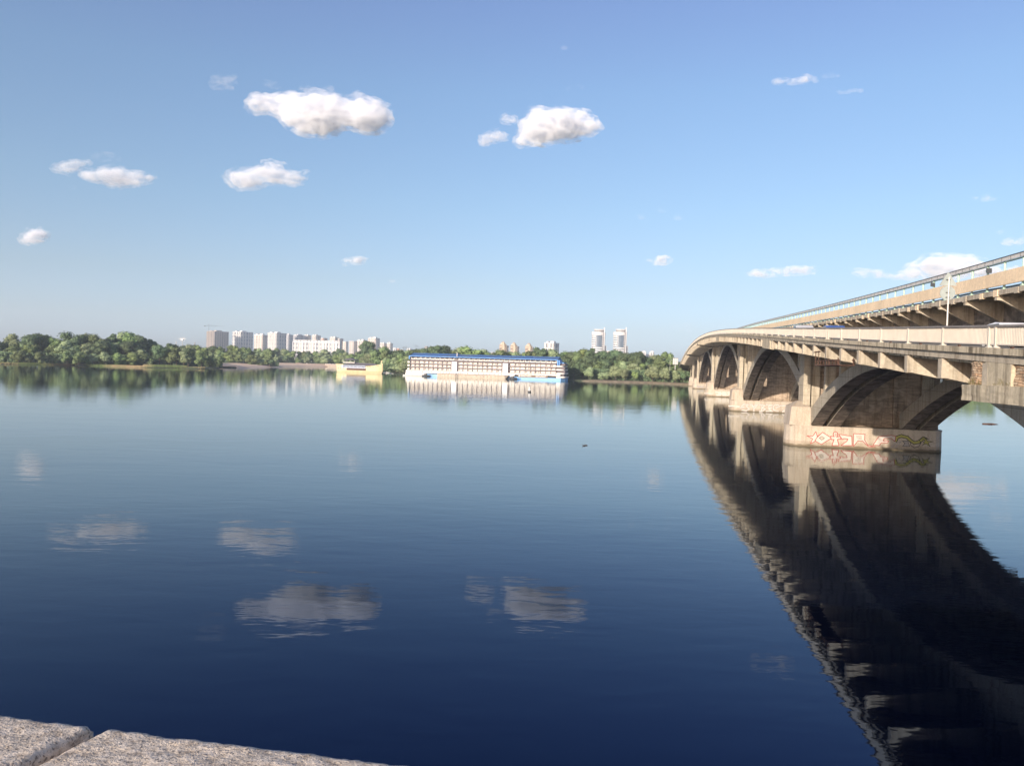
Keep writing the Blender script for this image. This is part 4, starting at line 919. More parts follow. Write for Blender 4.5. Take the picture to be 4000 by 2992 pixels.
bld('white tower top just above the trees right of the twin towers, left half', z4x(1575), z4x(1622), z4x(1628), z4y(346), 2300, F_WHT, stacks=2, crown=1)
bld('pale slab linking the two white tower tops right of the twin towers', z4x(1629), z4x(1658), z4x(1664), z4y(372), 2320, F_GRY, stacks=1)
bld('white tower top just above the trees right of the twin towers, right half', z4x(1662), z4x(1698), z4x(1708), z4y(346), 2300, F_WHT, stacks=2, crown=1)
bld('low cream house glimpsed between the twin towers', z4x(1225), z4x(1262), z4x(1270), z4y(340), 2100, F_CRM, name='house', stacks=0)

def crane(label, px, yb, yt, x0, x1, Y, yj=None):
    b_ = at(px, yb, Y); t_ = at(px, yt, Y); e = empty('tower_crane', (b_.x, Y, 0)); tag(e, label, 'crane', 'construction cranes on the skyline')
    k = Y / 3000; mb = MB(); mb.tube((0, 0, 0), (0, 0, t_.z), .55 * k, .5 * k, 5); mb.build('mast', DKMET, e)
    zj = at(px, yj or yt + 6, Y).z; mb = MB(); mb.tube(((x0 - px) * k, 0, zj), ((x1 - px) * k, 0, zj), .42 * k, .25 * k, 5); mb.build('jib', DKMET, e)
    mb = MB(); sx = x0 if abs(x0 - px) < abs(x1 - px) else x1; mb.box((sx - px) * k - 2, (sx - px) * k + 3, -1.2, 1.2, zj - 2.2, zj); mb.build('counterweight', DKMET, e)
    mb = MB(); mb.tube((0, 0, t_.z), ((x1 - px) * k * .6, 0, zj), .12 * k, n=4); mb.tube((0, 0, t_.z), ((x0 - px) * k * .8, 0, zj), .12 * k, n=4); mb.build('tie_rod', DKMET, e)
crane('long armed tower crane standing over the tan unfinished tower', zx(284), zy(160), zy(92), zx(243), zx(435), 2520, zy(106))
crane('thin crane left above the small houses near the hotel', z3x(228), z3y(110), z3y(64), z3x(217), z3x(248), 3200)
crane('thin crane second from left above the small houses near the hotel', z3x(254), z3y(110), z3y(64), z3x(248), z3x(290), 3200)
crane('thin crane nearest the grey brown slab above the hotel', z3x(368), z3y(110), z3y(48), z3x(350), z3x(386), 3200)
# masts in the park behind the island
def mast(label, px, yb, yt, Y, r, head=False, mat=GREYP):
    b_ = at(px, yb, Y); t_ = at(px, yt, Y); e = empty('mast', (b_.x, Y, 0)); tag(e, label, 'mast'); mb = MB(); mb.tube((0, 0, 0), (0, 0, t_.z), r * 1.3, r, 6); mb.build('pole', mat, e)
    if head:
        mb = MB(); z = at(px, yt + 8, Y).z; mb.tube((-4.5, 0, z), (4.5, 0, z + .5), .25, n=5); mb.tube((-3.2, 0, z + 2), (2.8, 0, z - 2.2), .2, n=5); mb.tube((-2.8, 0, z - 2), (3.2, 0, z + 2.4), .2, n=5); mb.box(-1.3, 1.3, -1, 1, z - 1.6, z + .2); mb.build('ride_arms', WH, e)
    return e
mast('amusement ride mast with crossing arms above the island tip', 712, 1350, 1317, 900, .28, True)
mast('thin pale mast left of the amusement ride mast', 688, 1350, 1333, 900, .35)
mast('short dark chimney right of the amusement ride mast', 761, 1352, 1337, 1500, .9, mat=GRC)

# ------------------------------------------------------------------ FLOATING HOTEL
hl = gz(1583, 1467); hr_ = gz(2190, 1487); ang = math.atan2(hr_.y - hl.y, hr_.x - hl.x); HL = (hr_ - hl).length
hotel = empty('floating_hotel', (hl.x, hl.y, 0), ang); tag(hotel, 'long white floating hotel with blue roof moored before the trees', 'floating hotel')
BLUR = NM('blue_roof'); _w = BLUR.n('TexWave', bands_direction='X'); _w.inputs['Scale'].default_value = 1.1; BLUR.l(BLUR.co(), _w.inputs['Vector'])
BLUR = BLUR.done(BLUR.mix(.25, BLUR.ramp(BLUR.noise(.12, 5, .7, (1, 1, 1)), [(.42, (.06, .17, .42)), (.66, (.12, .16, .22))]), _w.outputs[0], 'MULTIPLY'), .5, None, .4)
BLUE = plain('blue_paint', (.09, .27, .6), .5, .4, 0, .06); HULLB = plain('hull_blue', (.2, .4, .66), .5, .4, 0, .12, .4); HW = plain('hotel_white', (.72, .66, .6), .6, .3, 0, .05); HC = plain('hotel_cream', (.68, .61, .54), .7, .2, 0, .08, 1)
HG = plain('hotel_floor_grey', (.15, .125, .13), .8); CUR = plain('curtain', (.7, .64, .57), .7, .3, 0, .15, 2); GLD = plain('hotel_glass', (.05, .045, .05), .2, .7); HBAN = plain('banner_white', (.76, .74, .74), .7, .2, 0, .02)
def U(zx_): return (zx_ - 250) / 1785 * HL
u0, u1 = U(305), U(1982)
mb = MB(); mb.box(u0 - .3, u1 + .3, 1.2, 15.5, 2.2, 11.0); mb.build('superstructure', HG, hotel)
mb = MB(); pf = [(U(250), 0), (U(2035), 0), (U(2075), 4), (U(2090), 9), (U(2075), 15), (U(2035), 18), (U(250), 18), (U(236), 9)]
mb.prism([(x, y, -.6) for x, y in pf], [(x, y, 1.5) for x, y in pf]); mb.build('hull', HULLB, hotel)
mb = MB(); mb.box(U(255), U(1520), -.06, 1.18, 2.0, 3.75); mb.box(U(1520), U(2030), -.06, 1.18, 2.9, 3.75); mb.build('main_deck_band', HW, hotel)
mb = MB(); mb.box(U(252), U(500), -.1, -.02, .2, 1.95); mb.box(U(655), U(1500), -.1, -.02, 1.52, 1.98); mb.build('hull_band', HW, hotel)
# small square ports in the band: parts, copied
mb = MB(); mb.box(-.3, .3, -.09, -.061, 2.55, 3.25); port = mb.build('port_window', GLD, hotel); port.location.x = U(325)
for zx_ in [370, 455, 522, 560, 640, 665, 700, 735, 775, 875, 905, 985, 1070, 1110, 1168, 1200, 1240, 1290, 1335, 1375, 1460, 1490]:
    p_ = dup(port, hotel); p_.location.x = U(zx_)
# floors
FZ = [4.05, 6.25, 8.45]; FH = 2.2
for i, z in enumerate(FZ + [10.65]):
    mb = MB(); mb.box(u0 - .2, u1 + .2, .2, 1.19, z - .72, z); mb.build('floor_slab', HG, hotel)
# window units: cream frame with curtained and dark panes, four variants
def unit(seed, w_):
    r = random.Random(seed); mb = MB(); h = FH - .78
    mb.box(0, w_, .85, 1.15, 0, h * .22, 0); mb.box(0, w_, .85, 1.15, h * .9, h, 0)
    x = 0; n = 7
    for k in range(n + 1): mb.box(x - .07, x + .07, .8, 1.16, h * .221, h * .899, 0); x += w_ / n
    fr = mb; pn = MB()
    for k in range(n): pn.box(k * w_ / n + .07, (k + 1) * w_ / n - .07, .98, 1.05, h * .222, h * .898, 0 if r.random() < .72 else 1)
    return fr.build('window', HW if seed % 2 else HC, None), pn.build('pane', [CUR, GLD], None)
secs = [(305, 790, 9), (868, 1372, 9), (1462, 1978, 9)]
units = []
for sd in range(4):
    f_, p_ = unit(sd, 3.0); p_.parent = f_; units.append(f_)
first = [True] * 4; rh = random.Random(8)
for zi, z in enumerate(FZ):
    for (a, b, n) in secs:
        wu = (U(b) - U(a)) / n
        for k in range(n):
            q = rh.randrange(4); o = units[q]
            if not first[q]: o = dup(o)
            first[q] = False; o.parent = hotel; o.location = (U(a) + k * wu + .12, 0, z + .02); o.scale.x = (wu - .24) / 3.0
for (a, b, n) in secs:
    for k in range(n + 1):
        x = U(a) + (U(b) - U(a)) * k / n; mb = MB(); mb.box(x - .1, x + .1, .35, .84, FZ[0], 10.3); mb.build('balcony_divider', HG, hotel)
for (a, b) in ((797, 857), (1385, 1442)):
    mb = MB(); mb.box(U(a), U(b), -.1, .1, 3.9, 9.9); mb.box(U((a+b)/2-18), U((a+b)/2+18), -.12, -.101, 5.75, 5.9, 1); mb.build('banner', [HBAN, HG], hotel)
    mb = MB(); mb.box(U(a) - .6, U(a) - .2, .0, 1.19, 3.7, 10.3); mb.box(U(b) + .2, U(b) + .6, 0, 1.19, 3.7, 10.3); mb.build('bay_pier', HG, hotel)
# terrace level: white curved parapet units, posts, blue eave
TP = [(320 + 57 * i) for i in range(9)] + [(880 + 57 * i) for i in range(9)] + [(1397 + 60 * i) for i in range(10)]
mb = MB(); mb.box(0, 2.5, .05, .25, 10.95, 11.5); mb.box(-.12, .2, .0, .3, 10.95, 12.0); mb.box(2.3, 2.62, .0, .3, 10.95, 12.0); tp = mb.build('terrace_parapet', HW, hotel); tp.location.x = U(TP[0])
for zx_ in TP[1:]: q = dup(tp, hotel); q.location.x = U(zx_)
mb = MB(); mb.box(.0, .14, .3, .44, 10.95, 12.8); ps = mb.build('terrace_post', HW, hotel); ps.location.x = U(310)
for i in range(1, 30): q = dup(ps, hotel); q.location.x = U(310 + 57.6 * i)
mb = MB(); mb.box(U(310), U(1985), 3.2, 14, 11.0, 12.9); mb.build('terrace_room', facade('terrace_glass', (.42, .36, .33), (.1, .1, .12), 2.2, 1.6, (.2, .8), (.15, .85)), hotel)
mb = MB(); mb.box(U(290), U(2005), -.5, -.2, 12.75, 13.15); mb.box(U(290), U(300), -.5, 15, 10.9, 13.1); mb.box(U(1992), U(2005), -.5, 15, 9.6, 13.1); mb.build('eave', BLUE, hotel)
for (a, b) in ((300, 845), (852, 2000)):
    mb = MB(); x0_, x1_ = U(a), U(b); ht = 15.2 if a < 500 else 15.0
    mb.prism([(x0_, -.6, 13.16), (x0_, 7.5, ht), (x0_, 15.6, 13.16)], [(x1_, -.6, 13.16), (x1_, 7.5, ht), (x1_, 15.6, 13.16)]); mb.build('roof', BLUR, hotel)
mb = MB(); mb.tube((U(848), 1, 13), (U(848), 1, 15.9), .12, n=6); mb.tube((U(855), 1, 13), (U(855), 1, 15.7), .1, n=6); mb.build('flue', HW, hotel)
# end balconies
def bal(x, z, sgn, w_, mat, y1=7.5, nm='end_balcony'):
    n = 8; pts = [(x, -.3), *[(x + sgn * w_ * math.sin(math.pi / 2 * i / n), -.3 + (1 - math.cos(math.pi / 2 * i / n)) * 3.2) for i in range(1, n + 1)], (x + sgn * w_, y1), (x, y1)]
    mb = MB(); mb.prism([(a, b, z) for a, b in pts], [(a, b, z + 1.05) for a, b in pts]); return mb.build(nm, mat, hotel)
for z in (4.1, 6.3, 8.5): bal(U(300), z, -1, 2.4, HW, 14)
for i, z in enumerate((1.6, 3.9, 6.2, 8.4)): bal(U(1986), z, 1, 4.4 + .4 * (3 - i), HW, 16)
for z in (5.1, 7.3, 9.5): mb = MB(); mb.box(U(1990), U(2075), 1.5, 15, z, z + 1.1); mb.build('end_wall', HG, hotel)
mb = MB(); mb.box(U(1990), U(2060), 1.5, 15, 2.6, 3.8); mb.build('end_wall', HG, hotel)
mb = MB(); mb.box(U(2012), U(2022), -.45, -.1, 9.5, 12.8); mb.tube((U(2000), 3, 13), (U(2055), 4, 10.9), .12, n=5); mb.tube((U(2000), 12, 13), (U(2055), 12, 10.9), .12, n=5); mb.box(U(2004), U(2060), 2, 14, 10.8, 11.3); mb.build('end_frame', BLUE, hotel)
# restaurant arches and sign
mb = MB()
for i in range(5):
    c_ = U(1600 + 42 * i)
    for k in range(8):
        a0, a1 = math.pi * k / 8, math.pi * (k + 1) / 8; mb.tube((c_ + 1.0 * math.cos(a0), -.3, 3.0 + .9 * math.sin(a0)), (c_ + 1.0 * math.cos(a1), -.3, 3.0 + .9 * math.sin(a1)), .09, n=4)
mb.build('terrace_arches', HW, hotel)
SIGNB = plain('sign_board', (.2, .155, .12), .7); SIGNT = plain('sign_letters', (.8, .78, .74), .6, .2, 0, .01)
mb = MB(); mb.box(U(1562), U(1892), -.35, -.15, 1.35, 2.95); sb = mb.build('sign_board', SIGNB, hotel)
def text(s, x, z, size, parent, mat, width=None, y=-.36):
    cu = bpy.data.curves.new('lettering', 'FONT'); cu.body = s; cu.size = size; cu.extrude = .01; cu.offset = .015
    o = bpy.data.objects.new('lettering', cu); COL.objects.link(o); dg = bpy.context.evaluated_depsgraph_get(); me = bpy.data.meshes.new_from_object(o.evaluated_get(dg)); bpy.data.objects.remove(o)
    xs = [v.co.x for v in me.vertices]; k = (width / (max(xs) - min(xs))) if width else 1
    for v in me.vertices: v.co = Vector(((v.co.x - min(xs)) * k, -v.co.z, v.co.y))
    me.materials.clear(); me.materials.append(mat); o = bpy.data.objects.new('lettering', me); COL.objects.link(o); o.parent = parent; o.location = (x, y - .01, z); return o
text('GRAND PIANO', U(1590), 1.8, 1.15, sb, SIGNT, U(1710) - U(1590)); text('RESTAURANT', U(1760), 1.75, 1.15, sb, SIGNT, U(1872) - U(1760))
mb = MB(); mb.tube((U(1577), -.38, 2.2), (U(1577), -.36, 2.2), .42, n=12); mb.build('logo_disc', SIGNT, sb)
# pontoon with painted wall, launches and pile in front
QW = concrete('pontoon_wall', (.5, .42, .33), (.26, .19, .14), .5, 0, .7)
def hloc(zx_, y): p = hotel.matrix_basis @ Vector((U(zx_), y, 0)); return (p.x, p.y, 0)
e = empty('pontoon', hloc(655, -4.5), ang); tag(e, 'long low cream pontoon with graffiti alongside the hotel', 'pontoon')
Lp = U(1462) - U(655); mb = MB(); pf = [(0, 0), (Lp - 2, 0), (Lp, 1.6), (Lp, 3.9), (0, 3.9)]
mb.prism([(min(x, Lp - 1.4), y, -.5) for x, y in pf], [(x, y, 2.0) for x, y in pf]); wl = mb.build('hull', QW, e)
mb = MB(); mb.box(0, Lp, 3.0, 3.8, 2.003, 2.3); mb.build('coaming', HG, e)
shp = []; rg_ = random.Random(4)
for i in range(34):
    x = 1 + i * (Lp - 6) / 34; pts = [(x + rg_.uniform(-.1, .5), .5 + rg_.uniform(0, 1.1)) for _ in range(4)]; shp.append((None, HG if i % 2 else PWHT, pts, False, .14))
graf(wl, 0, shp, lambda x, y: (x, y))
e = empty('mooring_pile', hloc(882, -6), ang); tag(e, 'dark mooring pile standing in the water before the pontoon', 'pile'); mb = MB(); mb.tube((0, 0, -1), (0, 0, 2.6), .22, n=8); mb.build('post', DKMET, e); mb = MB(); mb.tube((0, 0, 2.6), (0, 0, 2.75), .3, n=8); mb.build('cap', DKMET, e)
def launch(name, label, cat, loc, rz, L_, mat, cab=True, Wd=2.6, hh=.9):
    e = empty(name, loc, rz); tag(e, label, cat); mb = MB(); n = 8
    def rg(z, k): 
        pts = []
        for i in range(n + 1):
            x = L_ * i / n; w_ = Wd / 2 * k * math.sin(min(1, (1 - i / n) * 1.8 + .0) * math.pi / 2) * (.9 + .1 * min(1, i / 2)); pts.append((x * (1 if k == 1 else .96), -w_, z))
        for i in range(n, -1, -1):
            x = L_ * i / n; w_ = Wd / 2 * k * math.sin(min(1, (1 - i / n) * 1.8) * math.pi / 2) * (.9 + .1 * min(1, i / 2)); pts.append((x * (1 if k == 1 else .96), w_ + .001, z))
        return pts
    mb.prism(rg(-.3, .75), rg(hh, 1)); mb.build('hull', mat, e)
    if cab:
        mb = MB(); mb.hexa([(L_ * .25, -Wd * .33, hh + .003), (L_ * .62, -Wd * .33, hh + .003), (L_ * .62, Wd * .33, hh + .003), (L_ * .25, Wd * .33, hh + .003), (L_ * .28, -Wd * .28, hh + .9), (L_ * .55, -Wd * .28, hh + .9), (L_ * .55, Wd * .28, hh + .9), (L_ * .28, Wd * .28, hh + .9)]); mb.build('cabin', mat, e)
    return e
launch('work_boat', 'low grey flat work boat at the left end of the hotel', 'boat', hloc(255, -4), ang, 13, GREYP, False, 3, .7)
launch('covered_boat', 'dark covered motor boat beside the grey flat boat', 'boat', hloc(480, -4), ang, 5, DKMET, True)
launch('covered_boat', 'dark motor boat between the pontoon and the sign board', 'boat', hloc(1470, -3.2), ang, 5.5, DKMET, True)
launch('blue_boat', 'small blue boat beside the restaurant sign board', 'boat', hloc(1530, -2.2), ang, 3, BLUE, False, 1.6, .8)

# ------------------------------------------------------------------ YELLOW SHIP
sl_ = at(1324, 1453, 572); sr_ = at(1496, 1460, 556); sl_.z = sr_.z = 0; sa_ = math.atan2(sr_.y - sl_.y, sr_.x - sl_.x); SL = (sr_ - sl_).length
ship = empty('wooden_ship', (sl_.x, sl_.y, 0), sa_); tag(ship, 'yellow wooden galley style restaurant ship with curled bow', 'ship')
YEL = NM('yellow_planks'); _w = YEL.n('TexWave', bands_direction='Z'); _w.inputs['Scale'].default_value = 1.6; YEL.l(YEL.co(), _w.inputs['Vector'])
YEL = YEL.done(YEL.mix(.3, YEL.ramp(YEL.noise(.4, 5), [(.3, (.7, .57, .32)), (.7, (.8, .68, .42))]), _w.outputs[0], 'MULTIPLY'), .7, None, .2)
def V(x): return (x - 1533) / (1950 - 1533) * SL
def Wz(y): return (556 - y) / 2.458 / 3000 * 562
secs_ = []; N = 16; bt = []; tp_ = []
mb = MB()
def hull_sec(x):
    f = x / SL; wd = 3.6 * (1 if f < .72 else math.cos((f - .72) / .28 * math.pi / 2) ** .7 + .02) * (.8 + .2 * min(1, f * 6)); zt = 5.2 - 1.1 * math.sin(min(1, f / .8) * math.pi) * .25 + (2.2 * max(0, (f - .72) / .28) ** 2)
    return wd, zt
st2 = []
for i in range(N + 1):
    x = SL * i / N * .995; wd, zt = hull_sec(x); sh = 0 if i < N else 0; lo = x if x < SL * .85 else x - (x - SL * .85) * .25
    st2.append([(lo, -wd * .62, -.6), (x, -wd, 1.6), (x, -wd, zt), (x, wd, zt), (x, wd, 1.6), (lo, wd * .62, -.6)])
b = len(mb.v)
for r in st2: mb.v += r
for i in range(N):
    for k in range(6): q = b + 6 * i; mb.f.append((q + k, q + (k + 1) % 6, q + 6 + (k + 1) % 6, q + 6 + k)); mb.m.append(0)
mb.f.append(tuple(b + k for k in range(6))); mb.f.append(tuple(b + 6 * N + k for k in reversed(range(6)))); mb.m += [0, 0]
hull = mb.build('hull', YEL, ship)
mb = MB(); mb.box(V(1590), V(1815), -3.75, 3.0, 3.4, 5.3); cb_ = mb.build('cabin', plain('cabin_blue_white', (.45, .5, .62), .6), ship)
mb = MB(); mb.box(0, .75, -3.8, -3.751, 3.9, 5.0); wn_ = mb.build('window', GLD, cb_); wn_.location.x = V(1600)
for i in range(1, 17): q = dup(wn_, cb_); q.location.x = V(1600 + 12.9 * i)
BRW = plain('brown_timber', (.2, .09, .05), .8)
mb = MB(); mb.box(V(1635), V(1818), -3.68, -3.4, 1.8, 3.3); mb.build('oar_recess', GLD, hull)
mb = MB(); mb.box(-.14, .14, -3.86, -3.7, 1.8, 3.3); op = mb.build('oar_post', BRW, hull); op.location.x = V(1640)
for i in range(1, 20): q = dup(op, hull); q.location.x = V(1640 + 9.2 * i)
for zx_ in (1552, 1575, 1605): mb = MB(); mb.box(V(zx_) - .3, V(zx_) + .3, -3.66, -3.4, 2.6, 3.2); mb.build('port_window', GLD, hull)
for zx_ in (1835, 1855, 1880, 1900): mb = MB(); x_ = V(zx_); wd = hull_sec(x_)[0]; mb.box(x_ - .35, x_ + .35, -wd - .03, -wd + .2, 4.3, 4.75); mb.build('port_window', GLD, hull)
mb = MB(); mb.box(V(1530), V(1600), -3.4, 3.4, 5.0, 6.0); mb.build('stern_house', YEL, ship)
RFG = plain('ship_roof', (.13, .12, .13), .7)
mb = MB(); mb.prism([(V(1600), -3.9, 5.6), (V(1630), 0, 7.5), (V(1600), 3.9, 5.6)], [(V(1925), -2.6, 5.5), (V(1870), 0, 7.1), (V(1925), 2.6, 5.5)]); mb.build('awning_roof', RFG, ship)
mb = MB(); x0_, x1_ = V(1592), V(1700)
for x in (x0_, (x0_ * 2 + x1_) / 3, (x0_ + 2 * x1_) / 3, x1_):
    for y in (-2.4, 2.4): mb.box(x - .14, x + .14, y - .14, y + .14, 6.9, 9.1)
mb.box(x0_, x1_, -2.5, 2.5, 6.9, 7.8); mb.build('gazebo_frame', plain('gazebo_timber', (.42, .4, .36), .8), ship)
mb = MB(); c_ = (x0_ + x1_) / 2; mb.prism([(x0_ - .6, -3, 9.1), (x1_ + .6, -3, 9.1), (x1_ + .6, 3, 9.1), (x0_ - .6, 3, 9.1)], [(c_ - 1.2, -.2, 10.5), (c_ + 1.2, -.2, 10.5), (c_ + 1.2, .2, 10.5), (c_ - 1.2, .2, 10.5)]); mb.build('gazebo_roof', RFG, ship)
mb = MB()
for i in range(10):
    a0 = i / 10; a1 = (i + 1) / 10
    f = lambda a: (SL * (.985 - .025 * math.sin(a * 3)), 0, 6.5 + 2.6 * a)
    mb.tube(f(a0), f(a1), .5 - .2 * a0, .5 - .2 * a1, 6)
mb.tube((SL * .98, 0, 8.9), (SL * .95, 0, 9.2), .3, .2, 6); mb.tube((SL * .95, 0, 9.2), (SL * .955, 0, 8.5), .2, .1, 6); mb.build('figurehead', YEL, ship)
mb = MB(); mb.tube((SL * .93, -1.0, 5.6), (SL * .905, -2.0, 4.0), .12, .1, 5); mb.tube((SL * .905, -2.0, 4.0), (SL * .93, -1.9, 2.6), .1, .08, 5); mb.tube((SL * .94, -1.6, 3.4), (SL * .9, -2.1, 4.6), .08, n=5); mb.build('bow_ornament', HW, hull)

# ------------------------------------------------------------------ shore furniture
def simple(name, label, cat, loc, rz=0): e = empty(name, tuple(loc), rz); tag(e, label, cat); return e
p = at(1166, 1415, 975); e = simple('kiosk', 'small brown wooden kiosk on the second beach', 'kiosk', (p.x, 975, 1.3)); mb = MB(); mb.box(-2.4, 2.4, -1.5, 1.5, 0, 2.5); mb.build('wall', plain('kiosk_wood', (.4, .2, .13), .8), e); mb = MB(); mb.box(-2.7, 2.7, -1.9, 1.8, 2.5, 2.7); mb.build('roof', HG, e); mb = MB(); mb.box(-1.2, 1.2, -1.52, -1.501, 1, 2); mb.build('hatch', GLD, e)
p = at(1199, 1417, 975); e = simple('changing_cabin', 'small white changing cabin on the second beach right of the kiosk', 'cabin', (p.x, 975, 1.3)); mb = MB(); mb.box(-1, 1, -1, 1, .25, 2.2); mb.build('wall', WH, e); mb = MB(); mb.box(-1.2, 1.2, -1.2, 1.2, 2.2, 2.35); mb.build('roof', GREYP, e)
a = at(1270, 1426, 965); b = at(1322, 1427, 940); e = simple('stone_revetment', 'grey stone bank wall at the right end of the second beach', 'wall', (a.x, a.y, 0), math.atan2(b.y - a.y, b.x - a.x)); L_ = (b - a).length
mb = MB(); mb.hexa([(0, -2, -.3), (L_, -2, -.3), (L_, 2, -.3), (0, 2, -.3), (0, 0, 3.2), (L_, 0, 3.4), (L_, 2, 3.4), (0, 2, 3.2)]); mb.build('face', concrete('revetment_stone', (.42, .34, .27), (.2, .15, .12), .4), e); mb = MB(); mb.box(0, L_, -.2, .4, 3.41, 3.7); mb.build('coping', WH, e)
a = at(1322, 1425, 915); e = simple('stone_revetment', 'pinkish stone bank wall behind the stern of the yellow ship', 'wall', (a.x - 4, a.y, 0), -.25); mb = MB(); mb.hexa([(0, -2, -.3), (26, -2, -.3), (26, 2, -.3), (0, 2, -.3), (0, 0, 3.6), (26, 0, 3.6), (26, 2, 3.6), (0, 2, 3.6)]); mb.build('face', concrete('revetment_stone_b', (.42, .34, .27), (.2, .15, .12), .4), e); mb = MB(); mb.box(0, 26, -.2, .4, 3.61, 3.9); mb.build('coping', WH, e)
for px, lab in ((1510, 'white stone gate post left of the pair between ship and hotel'), (1534, 'white stone gate post right of the pair between ship and hotel')):
    p = at(px, 1423, 640); e = simple('gate_post', lab, 'post', (p.x, 640, .9)); hgt = at(px, 1414, 640).z; mb = MB(); mb.box(-.5, .5, -.5, .5, 0, hgt - 1.6); mb.build('shaft', HC, e); mb = MB(); mb.box(-.7, .7, -.7, .7, hgt - 1.6, hgt - 1.2); mb.build('cap', HC, e)
p = gz(2348, 1487); e = simple('pergola', 'white timber pergola on the right bank below the trees', 'pergola', (p.x - 3.5, p.y + 5, .9)); mb = MB()
for x in (0, 2.3, 4.7, 7):
    for y in (0, 3): mb.box(x, x + .25, y, y + .25, 0, 3.1)
mb.build('post', WH, e); mb = MB(); mb.box(-.4, 7.6, -.4, 3.6, 3.1, 3.4); mb.build('roof', WH, e); mb = MB(); mb.box(0, 7, -.1, .0, 1.0, 1.15); mb.build('rail', WH, e)
p = gz(2288, 1486); e = simple('wooden_gate', 'tan wooden frame gate at the water left of the pergola', 'gate', (p.x - 1, p.y + 4, .9)); mb = MB(); mb.box(0, .2, 0, .2, 0, 2.9); mb.box(1.8, 2, 0, .2, 0, 2.9); mb.box(-.2, 2.2, 0, .2, 2.9, 3.1); mb.build('frame', HC, e); mb = MB(); mb.box(.22, 1.78, .05, .1, .1, 2.2); mb.build('leaf', BEI, e)
p = gz(2432, 1490); e = simple('bench_shelter', 'small white shelter half hidden behind the broad pale willow', 'shelter', (p.x, p.y + 6, .9)); mb = MB(); mb.box(0, 4, 0, 2, 2.3, 2.5); mb.build('roof', WH, e); mb = MB(); mb.box(0, .2, 0, .2, 0, 2.3); mb.box(3.8, 4, 0, .2, 0, 2.3); mb.build('post', WH, e)
p = at(2638, 1424, 505); e = simple('billboard', 'dark louvred billboard standing above the trees by the far bridge end', 'billboard', (p.x, 505, 0)); zt = at(2638, 1398, 505).z; zb = at(2638, 1425, 505).z
mb = MB(); mb.tube((0, .3, 0), (0, .3, zb), .25, n=8); mb.build('pole', GREYP, e); mb = MB(); mb.box(-1.8, 1.8, -.1, .3, zb, zt); pn = mb.build('panel', DKMET, e); mb = MB()
for i in range(3): mb.box(-1.7 + 1.15 * i, -.65 + 1.15 * i, -.14, -.101, zb + .2, zt - .2)
mb.build('louvre', GREYP, pn)
p = at(2661, 1425, 560); e = simple('brown_house', 'small brown roofed building peeking beside the billboard', 'house', (p.x, 560, 0)); zt = at(2660, 1414, 560).z; mb = MB(); mb.box(-2, 3, 0, 5, 0, zt - .5); mb.build('wall', F_ORG, e); mb = MB(); mb.box(-2.3, 3.3, -.3, 5.3, zt - .49, zt); mb.build('roof', BRW, e)
p = at(2617, 1430, 495); e = simple('street_lamp', 'thin pale street lamp left of the dark billboard', 'lamp', (p.x, 495, 0)); zt = at(2617, 1408, 495).z; mb = MB(); mb.tube((0, 0, 0), (0, 0, zt), .12, .08, 6); mb.build('pole', GREYP, e); mb = MB(); mb.tube((0, 0, zt), (1.0, 0, zt + .2), .08, n=5); mb.build('lamp_head', GREYP, e)
p = at(2644, 1420, 470)
# buoy, birds, log
p = gz(2068, 1532); e = simple('buoy', 'small pointed channel buoy on the water before the hotel', 'buoy', (p.x, p.y, 0)); mb = MB(); mb.tube((0, 0, -.3), (0, 0, .5), .55, .5, 12); mb.build('float', DKMET, e); mb = MB(); mb.tube((0, 0, .5), (0, 0, 1.9), .42, .1, 10); mb.build('cone', WH, e); mb = MB(); mb.tube((0, 0, 1.9), (0, 0, 2.2), .1, .1, 6); mb.build('lantern', RUST, e)
def duck(label, px, py, rz):
    p = gz(px, py); e = empty('duck', (p.x, p.y, 0), rz); e.scale = (.62, .62, .62); tag(e, label, 'duck', 'ducks swimming on the open water')
    bm = bmesh.new(); bmesh.ops.create_uvsphere(bm, u_segments=16, v_segments=10, radius=1)
    for v in bm.verts:
        x, y, z = v.co; tl = max(0, -x); v.co = Vector((x * .26, y * .12 * (1 - .5 * tl), z * .085 + .05 + .06 * tl ** 2 + (.02 if x > .5 else 0)))
    bmesh.ops.create_uvsphere(bm, u_segments=12, v_segments=8, radius=.055, matrix=Matrix.Translation((.27, 0, .24)))
    me = bpy.data.meshes.new('body'); bm.to_mesh(me); bm.free(); me.materials.append(plain('duck_feathers', (.06, .05, .045), .8)); me.polygons.foreach_set('use_smooth', [True] * len(me.polygons)); o = bpy.data.objects.new('body', me); COL.objects.link(o); o.parent = e
    mb = MB(); mb.tube((.2, 0, .1), (.27, 0, .24), .045, .035, 8); mb.build('neck', DKMET, e, smooth=True); mb = MB(); mb.tube((.31, 0, .235), (.39, 0, .22), .02, .012, 6); mb.build('bill', plain('bill', (.3, .2, .05), .6), e)
duck('dark duck swimming, left of the pair in the open water', 2281, 1741, math.pi); duck('dark duck swimming, right of the pair in the open water', 2290, 1740, 2.8)
p = gz(3838, 1656); q = gz(3898, 1658); e = simple('driftwood', 'thin brown log floating on the water behind the bridge', 'log', (p.x, p.y, 0)); d = q - p; mb = MB(); mb.tube((0, 0, .02), (d.x * .6, d.y * .6, .1), .16, .13, 8); mb.tube((d.x * .6, d.y * .6, .1), (d.x, d.y, .0), .13, .07, 8); mb.build('trunk', RUST, e, smooth=True); mb = MB(); mb.tube((d.x * .4, d.y * .4, .05), (d.x * .5, d.y * .5 + .4, .3), .05, .02, 6); mb.build('branch', RUST, e)

